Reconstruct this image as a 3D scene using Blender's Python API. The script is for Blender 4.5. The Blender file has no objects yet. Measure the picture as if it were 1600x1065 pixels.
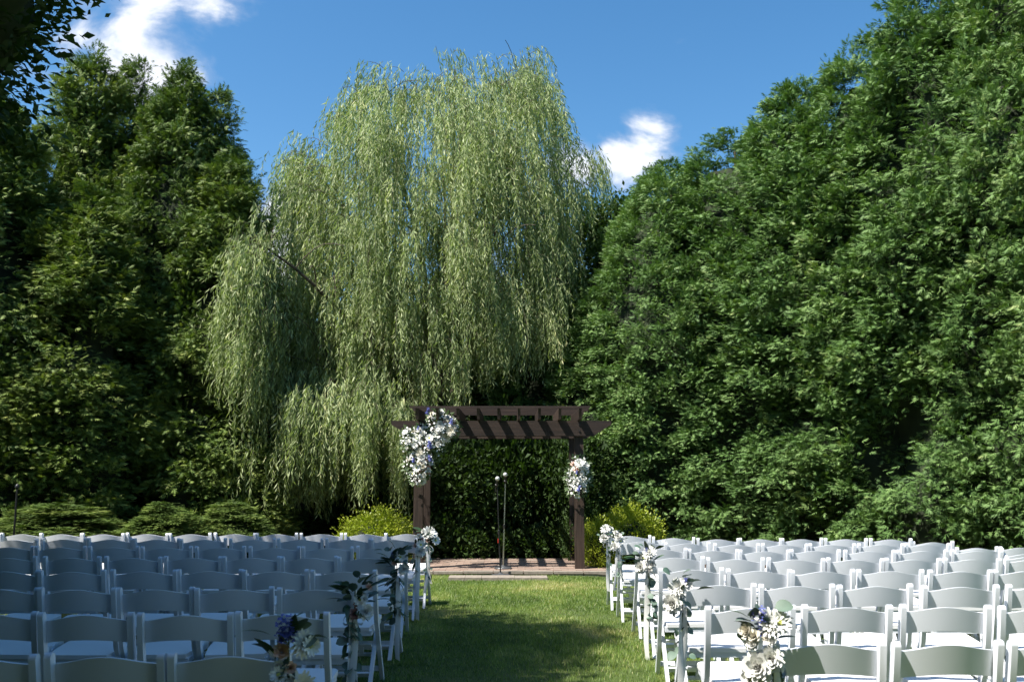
import bpy, bmesh, math, random
import numpy as np
from mathutils import Vector, Matrix, noise as mnoise

random.seed(7)
rng = np.random.default_rng(7)
S = bpy.context.scene
C = S.collection
PI = math.pi

# ------------------------------------------------------------------ camera
F, CX, CY, HZ, HC = 1440.0, 800.0, 532.5, 730.0, 1.475
TH = math.atan((HZ - CY) / F)
cam = bpy.data.cameras.new('camera')
cam.sensor_width = 36
cam.lens = F / 1600 * 36
cam.clip_start = 0.05
cam.clip_end = 2000
cam.dof.use_dof = True
cam.dof.focus_distance = 13.0
cam.dof.aperture_fstop = 5.6
camo = bpy.data.objects.new('camera', cam)
C.objects.link(camo)
camo.location = (0, 0, HC)
camo.rotation_euler = (PI / 2 + TH, 0, 0)
S.camera = camo


def at(u, v, Y):
    """world point at distance Y seen at photo pixel u, v"""
    dy = -(v - CY) / F
    t = Y / (math.cos(TH) - dy * math.sin(TH))
    return Vector(((u - CX) / F * t, Y, HC + t * (math.sin(TH) + dy * math.cos(TH))))


def ray(u, v):
    dy = -(v - CY) / F
    return Vector(((u - CX) / F, math.cos(TH) - dy * math.sin(TH), math.sin(TH) + dy * math.cos(TH))).normalized()


# ------------------------------------------------------------------ light
SUN = Vector((-0.56, -0.33, 1.0)).normalized()     # towards the sun
W = bpy.data.worlds.new('World')
S.world = W
W.use_nodes = True
nt = W.node_tree
nt.nodes.clear()


def N(tree, kind, **kw):
    n = tree.nodes.new(kind)
    for k, v in kw.items():
        setattr(n, k, v)
    return n


def math_node(tree, op, a, b=None, c=None, clamp=False):
    n = tree.nodes.new('ShaderNodeMath')
    n.operation = op
    n.use_clamp = clamp
    for i, x in enumerate((a, b, c)):
        if x is None:
            continue
        if isinstance(x, (int, float)):
            n.inputs[i].default_value = x
        else:
            tree.links.new(x, n.inputs[i])
    return n.outputs[0]


sky = N(nt, 'ShaderNodeTexSky', sky_type='NISHITA')
sky.sun_disc = False
sky.sun_elevation = math.asin(SUN.z)
sky.sun_rotation = math.atan2(SUN.x, SUN.y)
sky.altitude = 100
sky.air_density = 1.0
sky.dust_density = 0.7
sky.ozone_density = 1.6
tc = N(nt, 'ShaderNodeTexCoord')
hsv = N(nt, 'ShaderNodeHueSaturation')
hsv.inputs['Hue'].default_value = .495
hsv.inputs['Saturation'].default_value = 1.30
nt.links.new(sky.outputs[0], hsv.inputs['Color'])
bg = N(nt, 'ShaderNodeBackground')
bg.inputs[1].default_value = 0.098
nt.links.new(hsv.outputs[0], bg.inputs[0])
# clouds: noise, gathered in a few banks and sparse scraps elsewhere
mp = N(nt, 'ShaderNodeMapping')
mp.inputs['Scale'].default_value = (1, 1, 1.7)
nt.links.new(tc.outputs['Generated'], mp.inputs[0])
nz = N(nt, 'ShaderNodeTexNoise')
nz.inputs['Scale'].default_value = 7.5
nz.inputs['Detail'].default_value = 8
nz.inputs['Roughness'].default_value = 0.56
nz.inputs['Distortion'].default_value = 0.3
nt.links.new(mp.outputs[0], nz.inputs[0])
big = N(nt, 'ShaderNodeTexNoise')
big.inputs['Scale'].default_value = 2.3
big.inputs['Detail'].default_value = 2
nt.links.new(mp.outputs[0], big.inputs[0])
acc = math_node(nt, 'MULTIPLY', math_node(nt, 'SUBTRACT', big.outputs[0], 0.60), 1.2)   # scraps anywhere
acc = math_node(nt, 'MAXIMUM', acc, 0.0)
for (u, v, rad, amp) in ((215, 30, .10, .37), (130, 5, .09, .36), (330, 5, .075, .36), (345, 105, .03, .13), (965, 246, .055, .46), (1000, 228, .055, .42),
                         (905, 262, .06, .42), (455, 335, .07, .36), (430, 420, .07, .3), (-160, -80, .2, .3), (760, 395, .07, .25), (700, 330, .05, .2)):
    d = ray(u, v)
    vm = N(nt, 'ShaderNodeVectorMath', operation='DISTANCE')
    nt.links.new(tc.outputs['Generated'], vm.inputs[0])
    vm.inputs[1].default_value = d
    r = math_node(nt, 'SUBTRACT', 1.0, math_node(nt, 'DIVIDE', vm.outputs['Value'], rad), clamp=True)
    r = math_node(nt, 'MULTIPLY', math_node(nt, 'POWER', r, 0.6), amp)
    acc = math_node(nt, 'MAXIMUM', acc, r)
m = math_node(nt, 'ADD', nz.outputs[0], acc)
mr = N(nt, 'ShaderNodeMapRange')
mr.interpolation_type = 'SMOOTHSTEP'
mr.inputs[1].default_value = 0.66
mr.inputs[2].default_value = 0.86
mr.inputs[3].default_value = 0.0
mr.inputs[4].default_value = 0.96
nt.links.new(m, mr.inputs[0])
cl = N(nt, 'ShaderNodeBackground')
cr = N(nt, 'ShaderNodeValToRGB')
cr.color_ramp.elements[0].color = (.42, .52, .72, 1)
cr.color_ramp.elements[0].position = .3
cr.color_ramp.elements[1].color = (.90, .93, 1.0, 1)
cr.color_ramp.elements[1].position = .9
nt.links.new(mr.outputs[0], cr.inputs[0])
nt.links.new(cr.outputs[0], cl.inputs[0])
cl.inputs[1].default_value = 0.62
mx = N(nt, 'ShaderNodeMixShader')
nt.links.new(mr.outputs[0], mx.inputs[0])
nt.links.new(bg.outputs[0], mx.inputs[1])
nt.links.new(cl.outputs[0], mx.inputs[2])
wo = N(nt, 'ShaderNodeOutputWorld')
nt.links.new(mx.outputs[0], wo.inputs[0])

sl = bpy.data.lights.new('sun', 'SUN')
sl.energy = 5.0
sl.angle = math.radians(0.53)
sl.color = (1.0, 0.955, 0.88)
so = bpy.data.objects.new('sun', sl)
C.objects.link(so)
so.location = (-20, -10, 30)
so.rotation_euler = SUN.to_track_quat('Z', 'Y').to_euler()

S.view_settings.view_transform = 'Standard'
S.view_settings.look = 'None'
S.view_settings.exposure = 0.98
S.view_settings.gamma = 1
S.view_settings.use_curve_mapping = False
S.render.engine = 'CYCLES'
S.cycles.max_bounces = 6
S.cycles.transmission_bounces = 3
S.cycles.diffuse_bounces = 3

# ------------------------------------------------------------------ ground shape
ROWY = [3.56, 4.55, 5.48, 6.42, 7.36, 8.30, 9.20, 9.95]        # chair rows, nearest first
RY = [3.80, 4.76, 5.68, 6.58, 7.46, 8.32, 9.16, 9.98]
RV = [1000, 944, 912, 889, 871, 858, 848, 840]
RZ = [at(1300, v, y).z - .79 for v, y in zip(RV, RY)]
RZ = [max(-.12, min(.05, z)) for z in RZ]


def sst(a, b, x):
    t = np.clip((x - a) / (b - a), 0, 1)
    return t * t * (3 - 2 * t)


def gz(x, y):
    x = np.asarray(x, float)
    y = np.asarray(y, float)
    w = sst(.6, 2.2, x)
    z = w * np.interp(y, [2.5] + RY + [11.5], [0] + RZ + [RZ[-1]]) * (1 - sst(11, 16, y))
    z = z - .09 * sst(4.2, 4.9, x) * sst(6.8, 8.2, y) * (1 - sst(12, 18, y))
    return z


# ------------------------------------------------------------------ materials
def mat(name):
    m = bpy.data.materials.new(name)
    m.use_nodes = True
    t = m.node_tree
    t.nodes.clear()
    out = N(t, 'ShaderNodeOutputMaterial')
    return m, t, out


def ramp(t, fac, stops):
    r = N(t, 'ShaderNodeValToRGB')
    e = r.color_ramp.elements
    while len(e) < len(stops):
        e.new(.5)
    for i, (p, c) in enumerate(stops):
        e[i].position = p
        e[i].color = (*c, 1)
    t.links.new(fac, r.inputs[0])
    return r.outputs[0]


def noise(t, scale, detail=3, coord='Object', rough=.5, mapping=None):
    c = N(t, 'ShaderNodeTexCoord')
    n = N(t, 'ShaderNodeTexNoise')
    n.inputs['Scale'].default_value = scale
    n.inputs['Detail'].default_value = detail
    n.inputs['Roughness'].default_value = rough
    src = c.outputs[coord]
    if mapping:
        mpn = N(t, 'ShaderNodeMapping')
        mpn.inputs['Scale'].default_value = mapping
        t.links.new(src, mpn.inputs[0])
        src = mpn.outputs[0]
    t.links.new(src, n.inputs[0])
    return n.outputs[0]


def leaf_mat(name, stops, rough=.5, trans=.25, tcol=None, spec=.35, patch=None):
    m, t, out = mat(name)
    a = N(t, 'ShaderNodeAttribute', attribute_name='tint')
    oi = N(t, 'ShaderNodeObjectInfo')
    f = math_node(t, 'ADD', a.outputs['Fac'], math_node(t, 'MULTIPLY', math_node(t, 'SUBTRACT', oi.outputs['Random'], .5), .16))
    nzo = noise(t, .7, 2, 'Object')
    f = math_node(t, 'ADD', f, math_node(t, 'MULTIPLY', math_node(t, 'SUBTRACT', nzo, .5), .5), clamp=True)
    col = ramp(t, f, stops)
    if patch:
        pc, lo = patch
        pn = noise(t, .55, 3, 'Object')
        k = math_node(t, 'MULTIPLY', math_node(t, 'SUBTRACT', pn, lo), 9.0, clamp=True)
        k = math_node(t, 'MULTIPLY', k, a.outputs['Fac'], clamp=True)
        mxn = N(t, 'ShaderNodeMix', data_type='RGBA')
        t.links.new(k, mxn.inputs[0])
        t.links.new(col, mxn.inputs[6])
        mxn.inputs[7].default_value = (*pc, 1)
        col = mxn.outputs[2]
    p = N(t, 'ShaderNodeBsdfPrincipled')
    t.links.new(col, p.inputs['Base Color'])
    p.inputs['Roughness'].default_value = rough
    p.inputs['Specular IOR Level'].default_value = spec
    tr = N(t, 'ShaderNodeBsdfTranslucent')
    g = N(t, 'ShaderNodeMix', data_type='RGBA', blend_type='MULTIPLY')
    g.inputs[0].default_value = 1
    t.links.new(col, g.inputs[6])
    g.inputs[7].default_value = (*(tcol or (1.3, 1.5, .5)), 1)
    t.links.new(g.outputs[2], tr.inputs[0])
    mxs = N(t, 'ShaderNodeMixShader')
    mxs.inputs[0].default_value = trans
    t.links.new(p.outputs[0], mxs.inputs[1])
    t.links.new(tr.outputs[0], mxs.inputs[2])
    t.links.new(mxs.outputs[0], out.inputs[0])
    return m


def simple(name, col, rough=.5, metal=0, var=0, scale=20, spec=.5, bump=0, sss=0, coat=0):
    m, t, out = mat(name)
    p = N(t, 'ShaderNodeBsdfPrincipled')
    p.inputs['Roughness'].default_value = rough
    p.inputs['Metallic'].default_value = metal
    p.inputs['Specular IOR Level'].default_value = spec
    if coat:
        p.inputs['Coat Weight'].default_value = coat
    if sss:
        p.inputs['Subsurface Weight'].default_value = sss
        p.inputs['Subsurface Radius'].default_value = (.01, .01, .01)
    n = noise(t, scale, 4)
    lo = tuple(c * (1 - var) for c in col)
    hi = tuple(min(1, c * (1 + var)) for c in col)
    t.links.new(ramp(t, n, [(.3, lo), (.7, hi)]), p.inputs['Base Color'])
    if bump:
        b = N(t, 'ShaderNodeBump')
        b.inputs['Strength'].default_value = bump
        b.inputs['Distance'].default_value = .002
        t.links.new(n, b.inputs['Height'])
        t.links.new(b.outputs[0], p.inputs['Normal'])
    t.links.new(p.outputs[0], out.inputs[0])
    return m


M = {}
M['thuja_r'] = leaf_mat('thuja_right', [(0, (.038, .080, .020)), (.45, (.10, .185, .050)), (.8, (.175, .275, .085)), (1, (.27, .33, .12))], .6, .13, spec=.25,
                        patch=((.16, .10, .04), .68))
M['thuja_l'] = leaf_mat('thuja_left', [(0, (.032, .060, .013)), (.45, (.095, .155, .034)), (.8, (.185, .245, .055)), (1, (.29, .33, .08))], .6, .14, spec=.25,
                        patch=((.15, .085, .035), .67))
M['willow'] = leaf_mat('willow_leaf', [(0, (.14, .185, .075)), (.5, (.31, .37, .16)), (.85, (.47, .52, .28)), (1, (.62, .60, .30))], .5, .34, (1.15, 1.35, .55), spec=.3)
M['broad'] = leaf_mat('broad_leaf', [(0, (.014, .028, .008)), (.5, (.032, .062, .016)), (1, (.085, .135, .035))], .6, .25, spec=.2)
M['lime'] = leaf_mat('lime_shrub_leaf', [(0, (.14, .19, .02)), (.5, (.27, .33, .03)), (1, (.42, .45, .06))], .42, .3)
M['grass'] = leaf_mat('grass_blade', [(0, (.06, .11, .022)), (.5, (.18, .27, .06)), (.8, (.31, .37, .11)), (1, (.54, .47, .24))], .45, .3)
M['bark'] = simple('bark', (.085, .065, .045), .9, var=.5, scale=14, bump=.8)
M['twig'] = simple('dark_core_shade', (.018, .027, .010), .95, var=.5, scale=6)  # near-black colour standing in for the shade inside crowns
M['chair'] = simple('white_resin', (.73, .76, .81), .38, var=.015, scale=3, spec=.45)
M['vinyl'] = simple('white_vinyl', (.80, .80, .80), .45, var=.02, scale=8, spec=.4, bump=.1)
M['petal_white'] = simple('white_petal', (.80, .80, .75), .6, var=.08, scale=40, sss=.1)
M['petal_cream'] = simple('cream_petal', (.78, .74, .62), .6, var=.1, scale=40, sss=.1)
M['petal_peach'] = simple('peach_petal', (.84, .60, .49), .6, var=.15, scale=40, sss=.1)
M['petal_mauve'] = simple('dusty_pink_petal', (.50, .27, .24), .6, var=.15, scale=40)
M['petal_blue'] = simple('blue_petal', (.10, .12, .40), .6, var=.3, scale=40)
M['flower_eye'] = simple('flower_centre', (.45, .47, .10), .7, var=.2, scale=60)
M['euca'] = simple('eucalyptus_leaf', (.10, .17, .12), .55, var=.25, scale=25)
M['euca_pale'] = simple('pale_eucalyptus_leaf', (.13, .19, .14), .6, var=.2, scale=25)
M['darkleaf'] = simple('dark_leaf', (.035, .075, .025), .4, var=.3, scale=25)
M['stem'] = simple('green_stem', (.06, .09, .03), .6, var=.2, scale=20)
M['ribbon'] = simple('white_ribbon', (.74, .74, .72), .45, var=.04, scale=10, spec=.5)
M['blackmetal'] = simple('black_metal', (.015, .015, .016), .4, var=.2, scale=10)
M['chrome'] = simple('brushed_steel', (.55, .55, .50), .3, metal=1, var=.1, scale=10)
M['micgrille'] = simple('pale_mic_grille', (.60, .60, .58), .55, metal=.3, var=.25, scale=300, bump=.6)
M['basemetal'] = simple('grey_cast_metal', (.10, .105, .11), .38, metal=.4, var=.2, scale=12)
M['red'] = simple('red_plastic', (.6, .05, .03), .4, var=.1)
M['mortar'] = simple('sand_joint', (.20, .16, .12), .95, var=.3, scale=60)
M['edgestone'] = simple('concrete_edging', (.26, .225, .185), .9, var=.2, scale=25, bump=.5)
M['mulch'] = simple('mulch', (.055, .035, .022), .95, var=.5, scale=18, bump=1)


def wood_mat():
    m, t, out = mat('dark_stained_wood')
    p = N(t, 'ShaderNodeBsdfPrincipled')
    p.inputs['Roughness'].default_value = .62
    c = N(t, 'ShaderNodeTexCoord')
    a = N(t, 'ShaderNodeAttribute', attribute_name='grain')
    n = N(t, 'ShaderNodeTexNoise')
    n.inputs['Scale'].default_value = 1
    n.inputs['Detail'].default_value = 6
    n.inputs['Roughness'].default_value = .65
    t.links.new(a.outputs['Vector'], n.inputs[0])
    oi = N(t, 'ShaderNodeObjectInfo')
    f = math_node(t, 'ADD', n.outputs[0], math_node(t, 'MULTIPLY', math_node(t, 'SUBTRACT', oi.outputs['Random'], .5), .2))
    t.links.new(ramp(t, f, [(.25, (.010, .006, .004)), (.5, (.031, .018, .012)), (.8, (.078, .050, .036))]), p.inputs['Base Color'])
    b = N(t, 'ShaderNodeBump')
    b.inputs['Strength'].default_value = .5
    b.inputs['Distance'].default_value = .003
    t.links.new(n.outputs[0], b.inputs['Height'])
    t.links.new(b.outputs[0], p.inputs['Normal'])
    t.links.new(p.outputs[0], out.inputs[0])
    return m


M['wood'] = wood_mat()


def brick_mat():
    m, t, out = mat('clay_paver')
    p = N(t, 'ShaderNodeBsdfPrincipled')
    p.inputs['Roughness'].default_value = .9
    oi = N(t, 'ShaderNodeObjectInfo')
    n = noise(t, 22, 5)
    f = math_node(t, 'ADD', math_node(t, 'MULTIPLY', oi.outputs['Random'], .7), math_node(t, 'MULTIPLY', n, .4))
    t.links.new(ramp(t, f, [(.1, (.20, .135, .105)), (.45, (.27, .19, .148)), (.75, (.32, .235, .185)), (1, (.24, .205, .17))]), p.inputs['Base Color'])
    b = N(t, 'ShaderNodeBump')
    b.inputs['Strength'].default_value = .5
    b.inputs['Distance'].default_value = .003
    t.links.new(n, b.inputs['Height'])
    t.links.new(b.outputs[0], p.inputs['Normal'])
    t.links.new(p.outputs[0], out.inputs[0])
    return m


M['brick'] = brick_mat()


def lawn_mat():
    m, t, out = mat('lawn_soil_and_thatch')
    p = N(t, 'ShaderNodeBsdfPrincipled')
    p.inputs['Roughness'].default_value = .9
    p.inputs['Specular IOR Level'].default_value = .2
    n1 = noise(t, 1.4, 4)
    n2 = noise(t, 60, 4)
    f = math_node(t, 'ADD', math_node(t, 'MULTIPLY', n1, .6), math_node(t, 'MULTIPLY', n2, .4))
    t.links.new(ramp(t, f, [(.3, (.040, .065, .016)), (.5, (.075, .105, .028)), (.72, (.16, .16, .065))]), p.inputs['Base Color'])
    t.links.new(p.outputs[0], out.inputs[0])
    return m


M['lawn'] = lawn_mat()


# ------------------------------------------------------------------ helpers
def mesh_np(name, V, Fc, mats, tint=None, smooth=False, midx=None):
    me = bpy.data.meshes.new(name)
    V = np.asarray(V, np.float32)
    Fc = np.asarray(Fc, np.int32)
    k = Fc.shape[1]
    me.vertices.add(len(V))
    me.vertices.foreach_set('co', V.ravel())
    me.loops.add(Fc.size)
    me.loops.foreach_set('vertex_index', Fc.ravel())
    me.polygons.add(len(Fc))
    me.polygons.foreach_set('loop_start', np.arange(0, Fc.size, k, dtype=np.int32))
    if smooth:
        me.polygons.foreach_set('use_smooth', np.ones(len(Fc), bool))
    for mm in (mats if isinstance(mats, (list, tuple)) else [mats]):
        me.materials.append(mm)
    if midx is not None:
        me.polygons.foreach_set('material_index', np.asarray(midx, np.int32))
    if tint is not None:
        at_ = me.attributes.new('tint', 'FLOAT', 'POINT')
        at_.data.foreach_set('value', np.clip(tint, 0, 1).astype(np.float32))
    me.update(calc_edges=True)
    return me


def link(name, data, parent=None, loc=None, rot=None, scale=None):
    o = bpy.data.objects.new(name, data)
    C.objects.link(o)
    if parent:
        o.parent = parent
    if loc is not None:
        o.location = loc
    if rot is not None:
        o.rotation_euler = rot
    if scale is not None:
        o.scale = scale if hasattr(scale, '__len__') else (scale,) * 3
    return o


def tag(o, label=None, cat=None, group=None, kind=None):
    if label:
        o['label'] = label
    if cat:
        o['category'] = cat
    if group:
        o['group'] = group
    if kind:
        o['kind'] = kind
    return o


def thing(name, label, cat, loc=(0, 0, 0), rz=0, group=None):
    o = bpy.data.objects.new(name, None)
    o.empty_display_size = .2
    C.objects.link(o)
    o.location = loc
    o.rotation_euler = (0, 0, rz)
    return tag(o, label, cat, group)


def copy_tree(o, parent=None):
    c = o.copy()
    C.objects.link(c)
    c.parent = parent
    for ch in list(o.children):
        copy_tree(ch, c)
    return c


def bm_mesh(name, bm, m, smooth=True, angle=35, bevel=0, seg=2):
    if bevel:
        bmesh.ops.bevel(bm, geom=[e for e in bm.edges if e.calc_face_angle(0) > .5], offset=bevel, segments=seg, affect='EDGES', profile=.6, clamp_overlap=True)
    bmesh.ops.recalc_face_normals(bm, faces=bm.faces)
    me = bpy.data.meshes.new(name)
    bm.to_mesh(me)
    bm.free()
    me.materials.append(m)
    if smooth:
        me.polygons.foreach_set('use_smooth', np.ones(len(me.polygons), bool))
        me.set_sharp_from_angle(angle=math.radians(angle))
    return me


def box(bm, x0, x1, y0, y1, z0, z1, mtx=None):
    vs = [bm.verts.new((x, y, z)) for x in (x0, x1) for y in (y0, y1) for z in (z0, z1)]
    for f in ((0, 1, 3, 2), (4, 6, 7, 5), (0, 4, 5, 1), (2, 3, 7, 6), (0, 2, 6, 4), (1, 5, 7, 3)):
        bm.faces.new([vs[i] for i in f])
    if mtx:
        for v in vs:
            v.co = mtx @ v.co
    return vs


def prism(bm, pts, a0, a1, axis='x'):
    """polygon pts extruded between a0 and a1 along an axis"""
    def mk(a, p):
        if axis == 'x':
            return (a, p[0], p[1])
        if axis == 'y':
            return (p[0], a, p[1])
        return (p[0], p[1], a)
    A = [bm.verts.new(mk(a0, p)) for p in pts]
    B = [bm.verts.new(mk(a1, p)) for p in pts]
    bm.faces.new(A)
    bm.faces.new(B[::-1])
    n = len(pts)
    for i in range(n):
        bm.faces.new((A[i], B[i], B[(i + 1) % n], A[(i + 1) % n]))


def tube_np(path, radii, n=8):
    """tapered tube along a path"""
    P = np.asarray(path, float)
    T = np.gradient(P, axis=0)
    T /= np.linalg.norm(T, axis=1)[:, None] + 1e-9
    ref = np.array([0, 0, 1.0]) if abs(T[0][2]) < .9 else np.array([1.0, 0, 0])
    V = []
    for p, t, r in zip(P, T, radii):
        a = np.cross(t, ref)
        a /= np.linalg.norm(a) + 1e-9
        b = np.cross(t, a)
        for k in range(n):
            w = 2 * PI * k / n
            V.append(p + r * (a * math.cos(w) + b * math.sin(w)))
    Fc = []
    for i in range(len(P) - 1):
        for k in range(n):
            Fc.append((i * n + k, i * n + (k + 1) % n, (i + 1) * n + (k + 1) % n, (i + 1) * n + k))
    return np.array(V), np.array(Fc)


def join_np(parts):
    V, Fc, o = [], [], 0
    for v, f in parts:
        V.append(v)
        Fc.append(f + o)
        o += len(v)
    return np.concatenate(V), np.concatenate(Fc)


def norm(a):
    return a / (np.linalg.norm(a, axis=-1, keepdims=True) + 1e-9)


def scatter(P, D, Nn, size, tmpl_v, tmpl_f):
    """place a template (x along D, y across, z along the normal) at points P"""
    D = norm(D)
    B = norm(np.cross(Nn, D))
    Nn = np.cross(D, B)
    tv = np.asarray(tmpl_v)
    sz = np.asarray(size).reshape(-1, 1, 1)
    V = P[:, None, :] + sz * (tv[None, :, 0:1] * D[:, None, :] + tv[None, :, 1:2] * B[:, None, :] + tv[None, :, 2:3] * Nn[:, None, :])
    k = len(tv)
    Fc = (np.asarray(tmpl_f)[None] + (np.arange(len(P)) * k)[:, None, None]).reshape(-1, np.asarray(tmpl_f).shape[1])
    return V.reshape(-1, 3), Fc


# ------------------------------------------------------------------ setting: ground
def build_lawn():
    def axis(lo, hi, st, far):
        a = list(np.arange(lo, hi + 1e-6, st))
        left = [lo - d for d in (1, 3, 8, 20, 60, far)][::-1]
        right = [hi + d for d in (1, 3, 8, 20, 60, far)]
        return np.array(left + a + right)
    X = axis(-10, 12, .25, 500)
    Y = axis(-4, 24, .25, 500)
    gx, gy = np.meshgrid(X, Y)
    zz = gz(gx, gy)
    bump = np.array([[mnoise.noise((x * .8, y * .8, 0)) * .012 if abs(x) < 14 and -5 < y < 26 else 0 for x in X] for y in Y])
    zz = zz + bump * (1 - sst(11.5, 12.3, gy))
    V = np.stack([gx, gy, zz], -1).reshape(-1, 3)
    nx = len(X)
    i = np.arange(nx - 1)[None] + np.arange(len(Y) - 1)[:, None] * nx
    i = i.ravel()
    Fc = np.stack([i, i + 1, i + 1 + nx, i + nx], -1)
    o = link('lawn', mesh_np('lawn', V, Fc, M['lawn'], smooth=True))
    tag(o, kind='structure')


build_lawn()

# mulch bed below the trees round the patio
bm = bmesh.new()
pts = []
for (x, y) in ((-8, 11.3), (-3.4, 12.6), (-2.0, 13.0), (1.4, 13.0), (2.4, 12.8), (4.5, 12.0), (10, 9.6), (11, 22), (-9, 22)):
    pts.append(bm.verts.new((x, y, .014)))
bm.faces.new(pts)
bmesh.ops.triangulate(bm, faces=bm.faces)
bmesh.ops.subdivide_edges(bm, edges=bm.edges, cuts=14, use_grid_fill=True)
for v in bm.verts:
    v.co.z = float(gz(v.co.x, v.co.y)) + .016 + .02 * mnoise.noise(v.co * 2.3) + .012
tag(link('mulch_bed', bm_mesh('mulch_bed', bm, M['mulch'])), kind='structure')


def build_grass():
    n1, n2, n3 = 130000, 75000, 35000
    x = np.concatenate([rng.uniform(-1.25, 1.6, n1), rng.uniform(-4.5, 5.5, n2), rng.uniform(-1.8, 2.0, n3)])
    y = np.concatenate([3.0 + 9.9 * rng.random(n1) ** 1.1, rng.uniform(3.0, 12.4, n2), rng.uniform(10.0, 13.0, n3)])
    keep = ~((y > 12.96) & (x < 1.5))
    keep &= ~((y > 12.42) & (y < 12.72) & (x > -.85) & (x < .5))
    x, y = x[keep], y[keep]
    n = len(x)
    z = gz(x, y) - .004
    patch = np.array([mnoise.noise((a * .9, b * .9, 3.0)) for a, b in zip(x[::1], y[::1])])
    fine = np.array([mnoise.noise((a * 5, b * 5, 9.0)) for a, b in zip(x, y)])
    h = rng.uniform(.018, .042, n) * (1 + .5 * patch + .3 * fine)
    ang = rng.uniform(0, 2 * PI, n)
    lean = rng.uniform(.1, .9, n) * h
    w = rng.uniform(.0018, .0036, n)
    base = np.stack([x, y, z], -1)
    side = np.stack([np.cos(ang), np.sin(ang), np.zeros(n)], -1) * w[:, None]
    a2 = ang + PI / 2 + rng.normal(0, .5, n)
    tip = base + np.stack([np.cos(a2) * lean, np.sin(a2) * lean, h], -1)
    V = np.stack([base - side, base + side, tip], 1).reshape(-1, 3)
    Fc = np.arange(3 * n).reshape(-1, 3)
    dry = (np.exp(-((y - 11.9) / .6) ** 2) * .25)
    worn = np.array([mnoise.noise((a * 1.7 + 5, b * 1.1, 21.0)) for a, b in zip(x, y)])
    dry = dry + .30 * sst(.15, .45, worn)
    t = .40 + .42 * patch + .3 * fine + rng.normal(0, .17, n) + dry + (rng.random(n) < .06) * .5
    o = link('grass_blades', mesh_np('grass_blades', V, Fc, M['grass'], np.repeat(t, 3)))
    tag(o, 'short green lawn grass with straw coloured patches down the aisle', 'grass', kind='stuff')


build_grass()

# patio of clay pavers, edging stones, strip in the lawn
patio = tag(link('patio', None), kind='structure')
bm = bmesh.new()
box(bm, -1.92, 1.42, 13.02, 14.96, -.02, .045)
pbase = bm_mesh('patio', bm, M['mortar'], smooth=False)
bpy.data.objects.remove(patio)
patio = tag(link('patio', pbase), kind='structure')
bm = bmesh.new()
box(bm, -.0975, .0975, -.0475, .0475, -.03, .03)
brick_me = bm_mesh('brick', bm, M['brick'], bevel=.004, seg=1)
for r in range(17):
    y = 13.20 + r * .1035
    for c in range(-10, 8):
        x = -.22 + c * .2025 + (r % 2) * .101
        if x - .1 < -1.93 or x + .1 > 1.43:
            continue
        link('brick', brick_me, patio, (x, y, .024 + random.uniform(-.003, .004)), (random.gauss(0, .008), random.gauss(0, .008), random.gauss(0, .01)))
bm = bmesh.new()
box(bm, -.20, .20, -.055, .055, -.05, .05)
edge_me = bm_mesh('edging_stone', bm, M['edgestone'], bevel=.008)
for c in range(8):
    link('edging_stone', edge_me, patio, (-1.71 + c * .415, 13.065, .008 + random.uniform(-.003, .003)), (0, 0, random.gauss(0, .006)))
bm = bmesh.new()
box(bm, -.107, .107, -.14, .14, -.03, .03)
slab_me = bm_mesh('stone', bm, M['edgestone'], bevel=.008)
strip = None
for c in range(6):
    o = link('stone_strip' if strip is None else 'stone', slab_me, strip, None)
    if strip is None:
        strip = o
        o.location = (-.73, 12.57, .012)
        tag(o, kind='structure')
    else:
        o.location = (.218 * c, random.uniform(-.01, .01), random.uniform(-.002, .003))


# ------------------------------------------------------------------ trees
def spray_template(wd=.055):
    V, Fc = [], []
    for (x0, an, ln) in ((.42, 0, .58), (.30, .5, .50), (.30, -.5, .50), (.10, .95, .42), (.10, -.95, .42), (.55, .4, .36), (.55, -.4, .36)):
        dx, dy = math.cos(an), math.sin(an)
        k = len(V)
        V += [(x0 - dy * wd, dx * wd, -.02), (x0 + dy * wd, -dx * wd, -.02), (x0 + dx * ln, dy * ln, -.16 * ln - .10 * abs(dy) * ln)]
        Fc.append((k, k + 1, k + 2))
    return np.array(V), np.array(Fc)


SPR = spray_template()


def profile(kind, t):
    if kind == 'round':
        return (1 - np.clip(t, 0, 1) ** 2.6) ** .62 * (.86 + .14 * np.sin(np.clip(t * 2.2, 0, PI)))
    if kind == 'cone':
        return np.clip(1 - t, 0, 1) ** .46 * (.84 + .16 * np.sin(np.clip(t * 3.2, 0, PI)))
    return np.sqrt(np.clip(1 - (2 * t - 1) ** 2, 0, 1))


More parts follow.
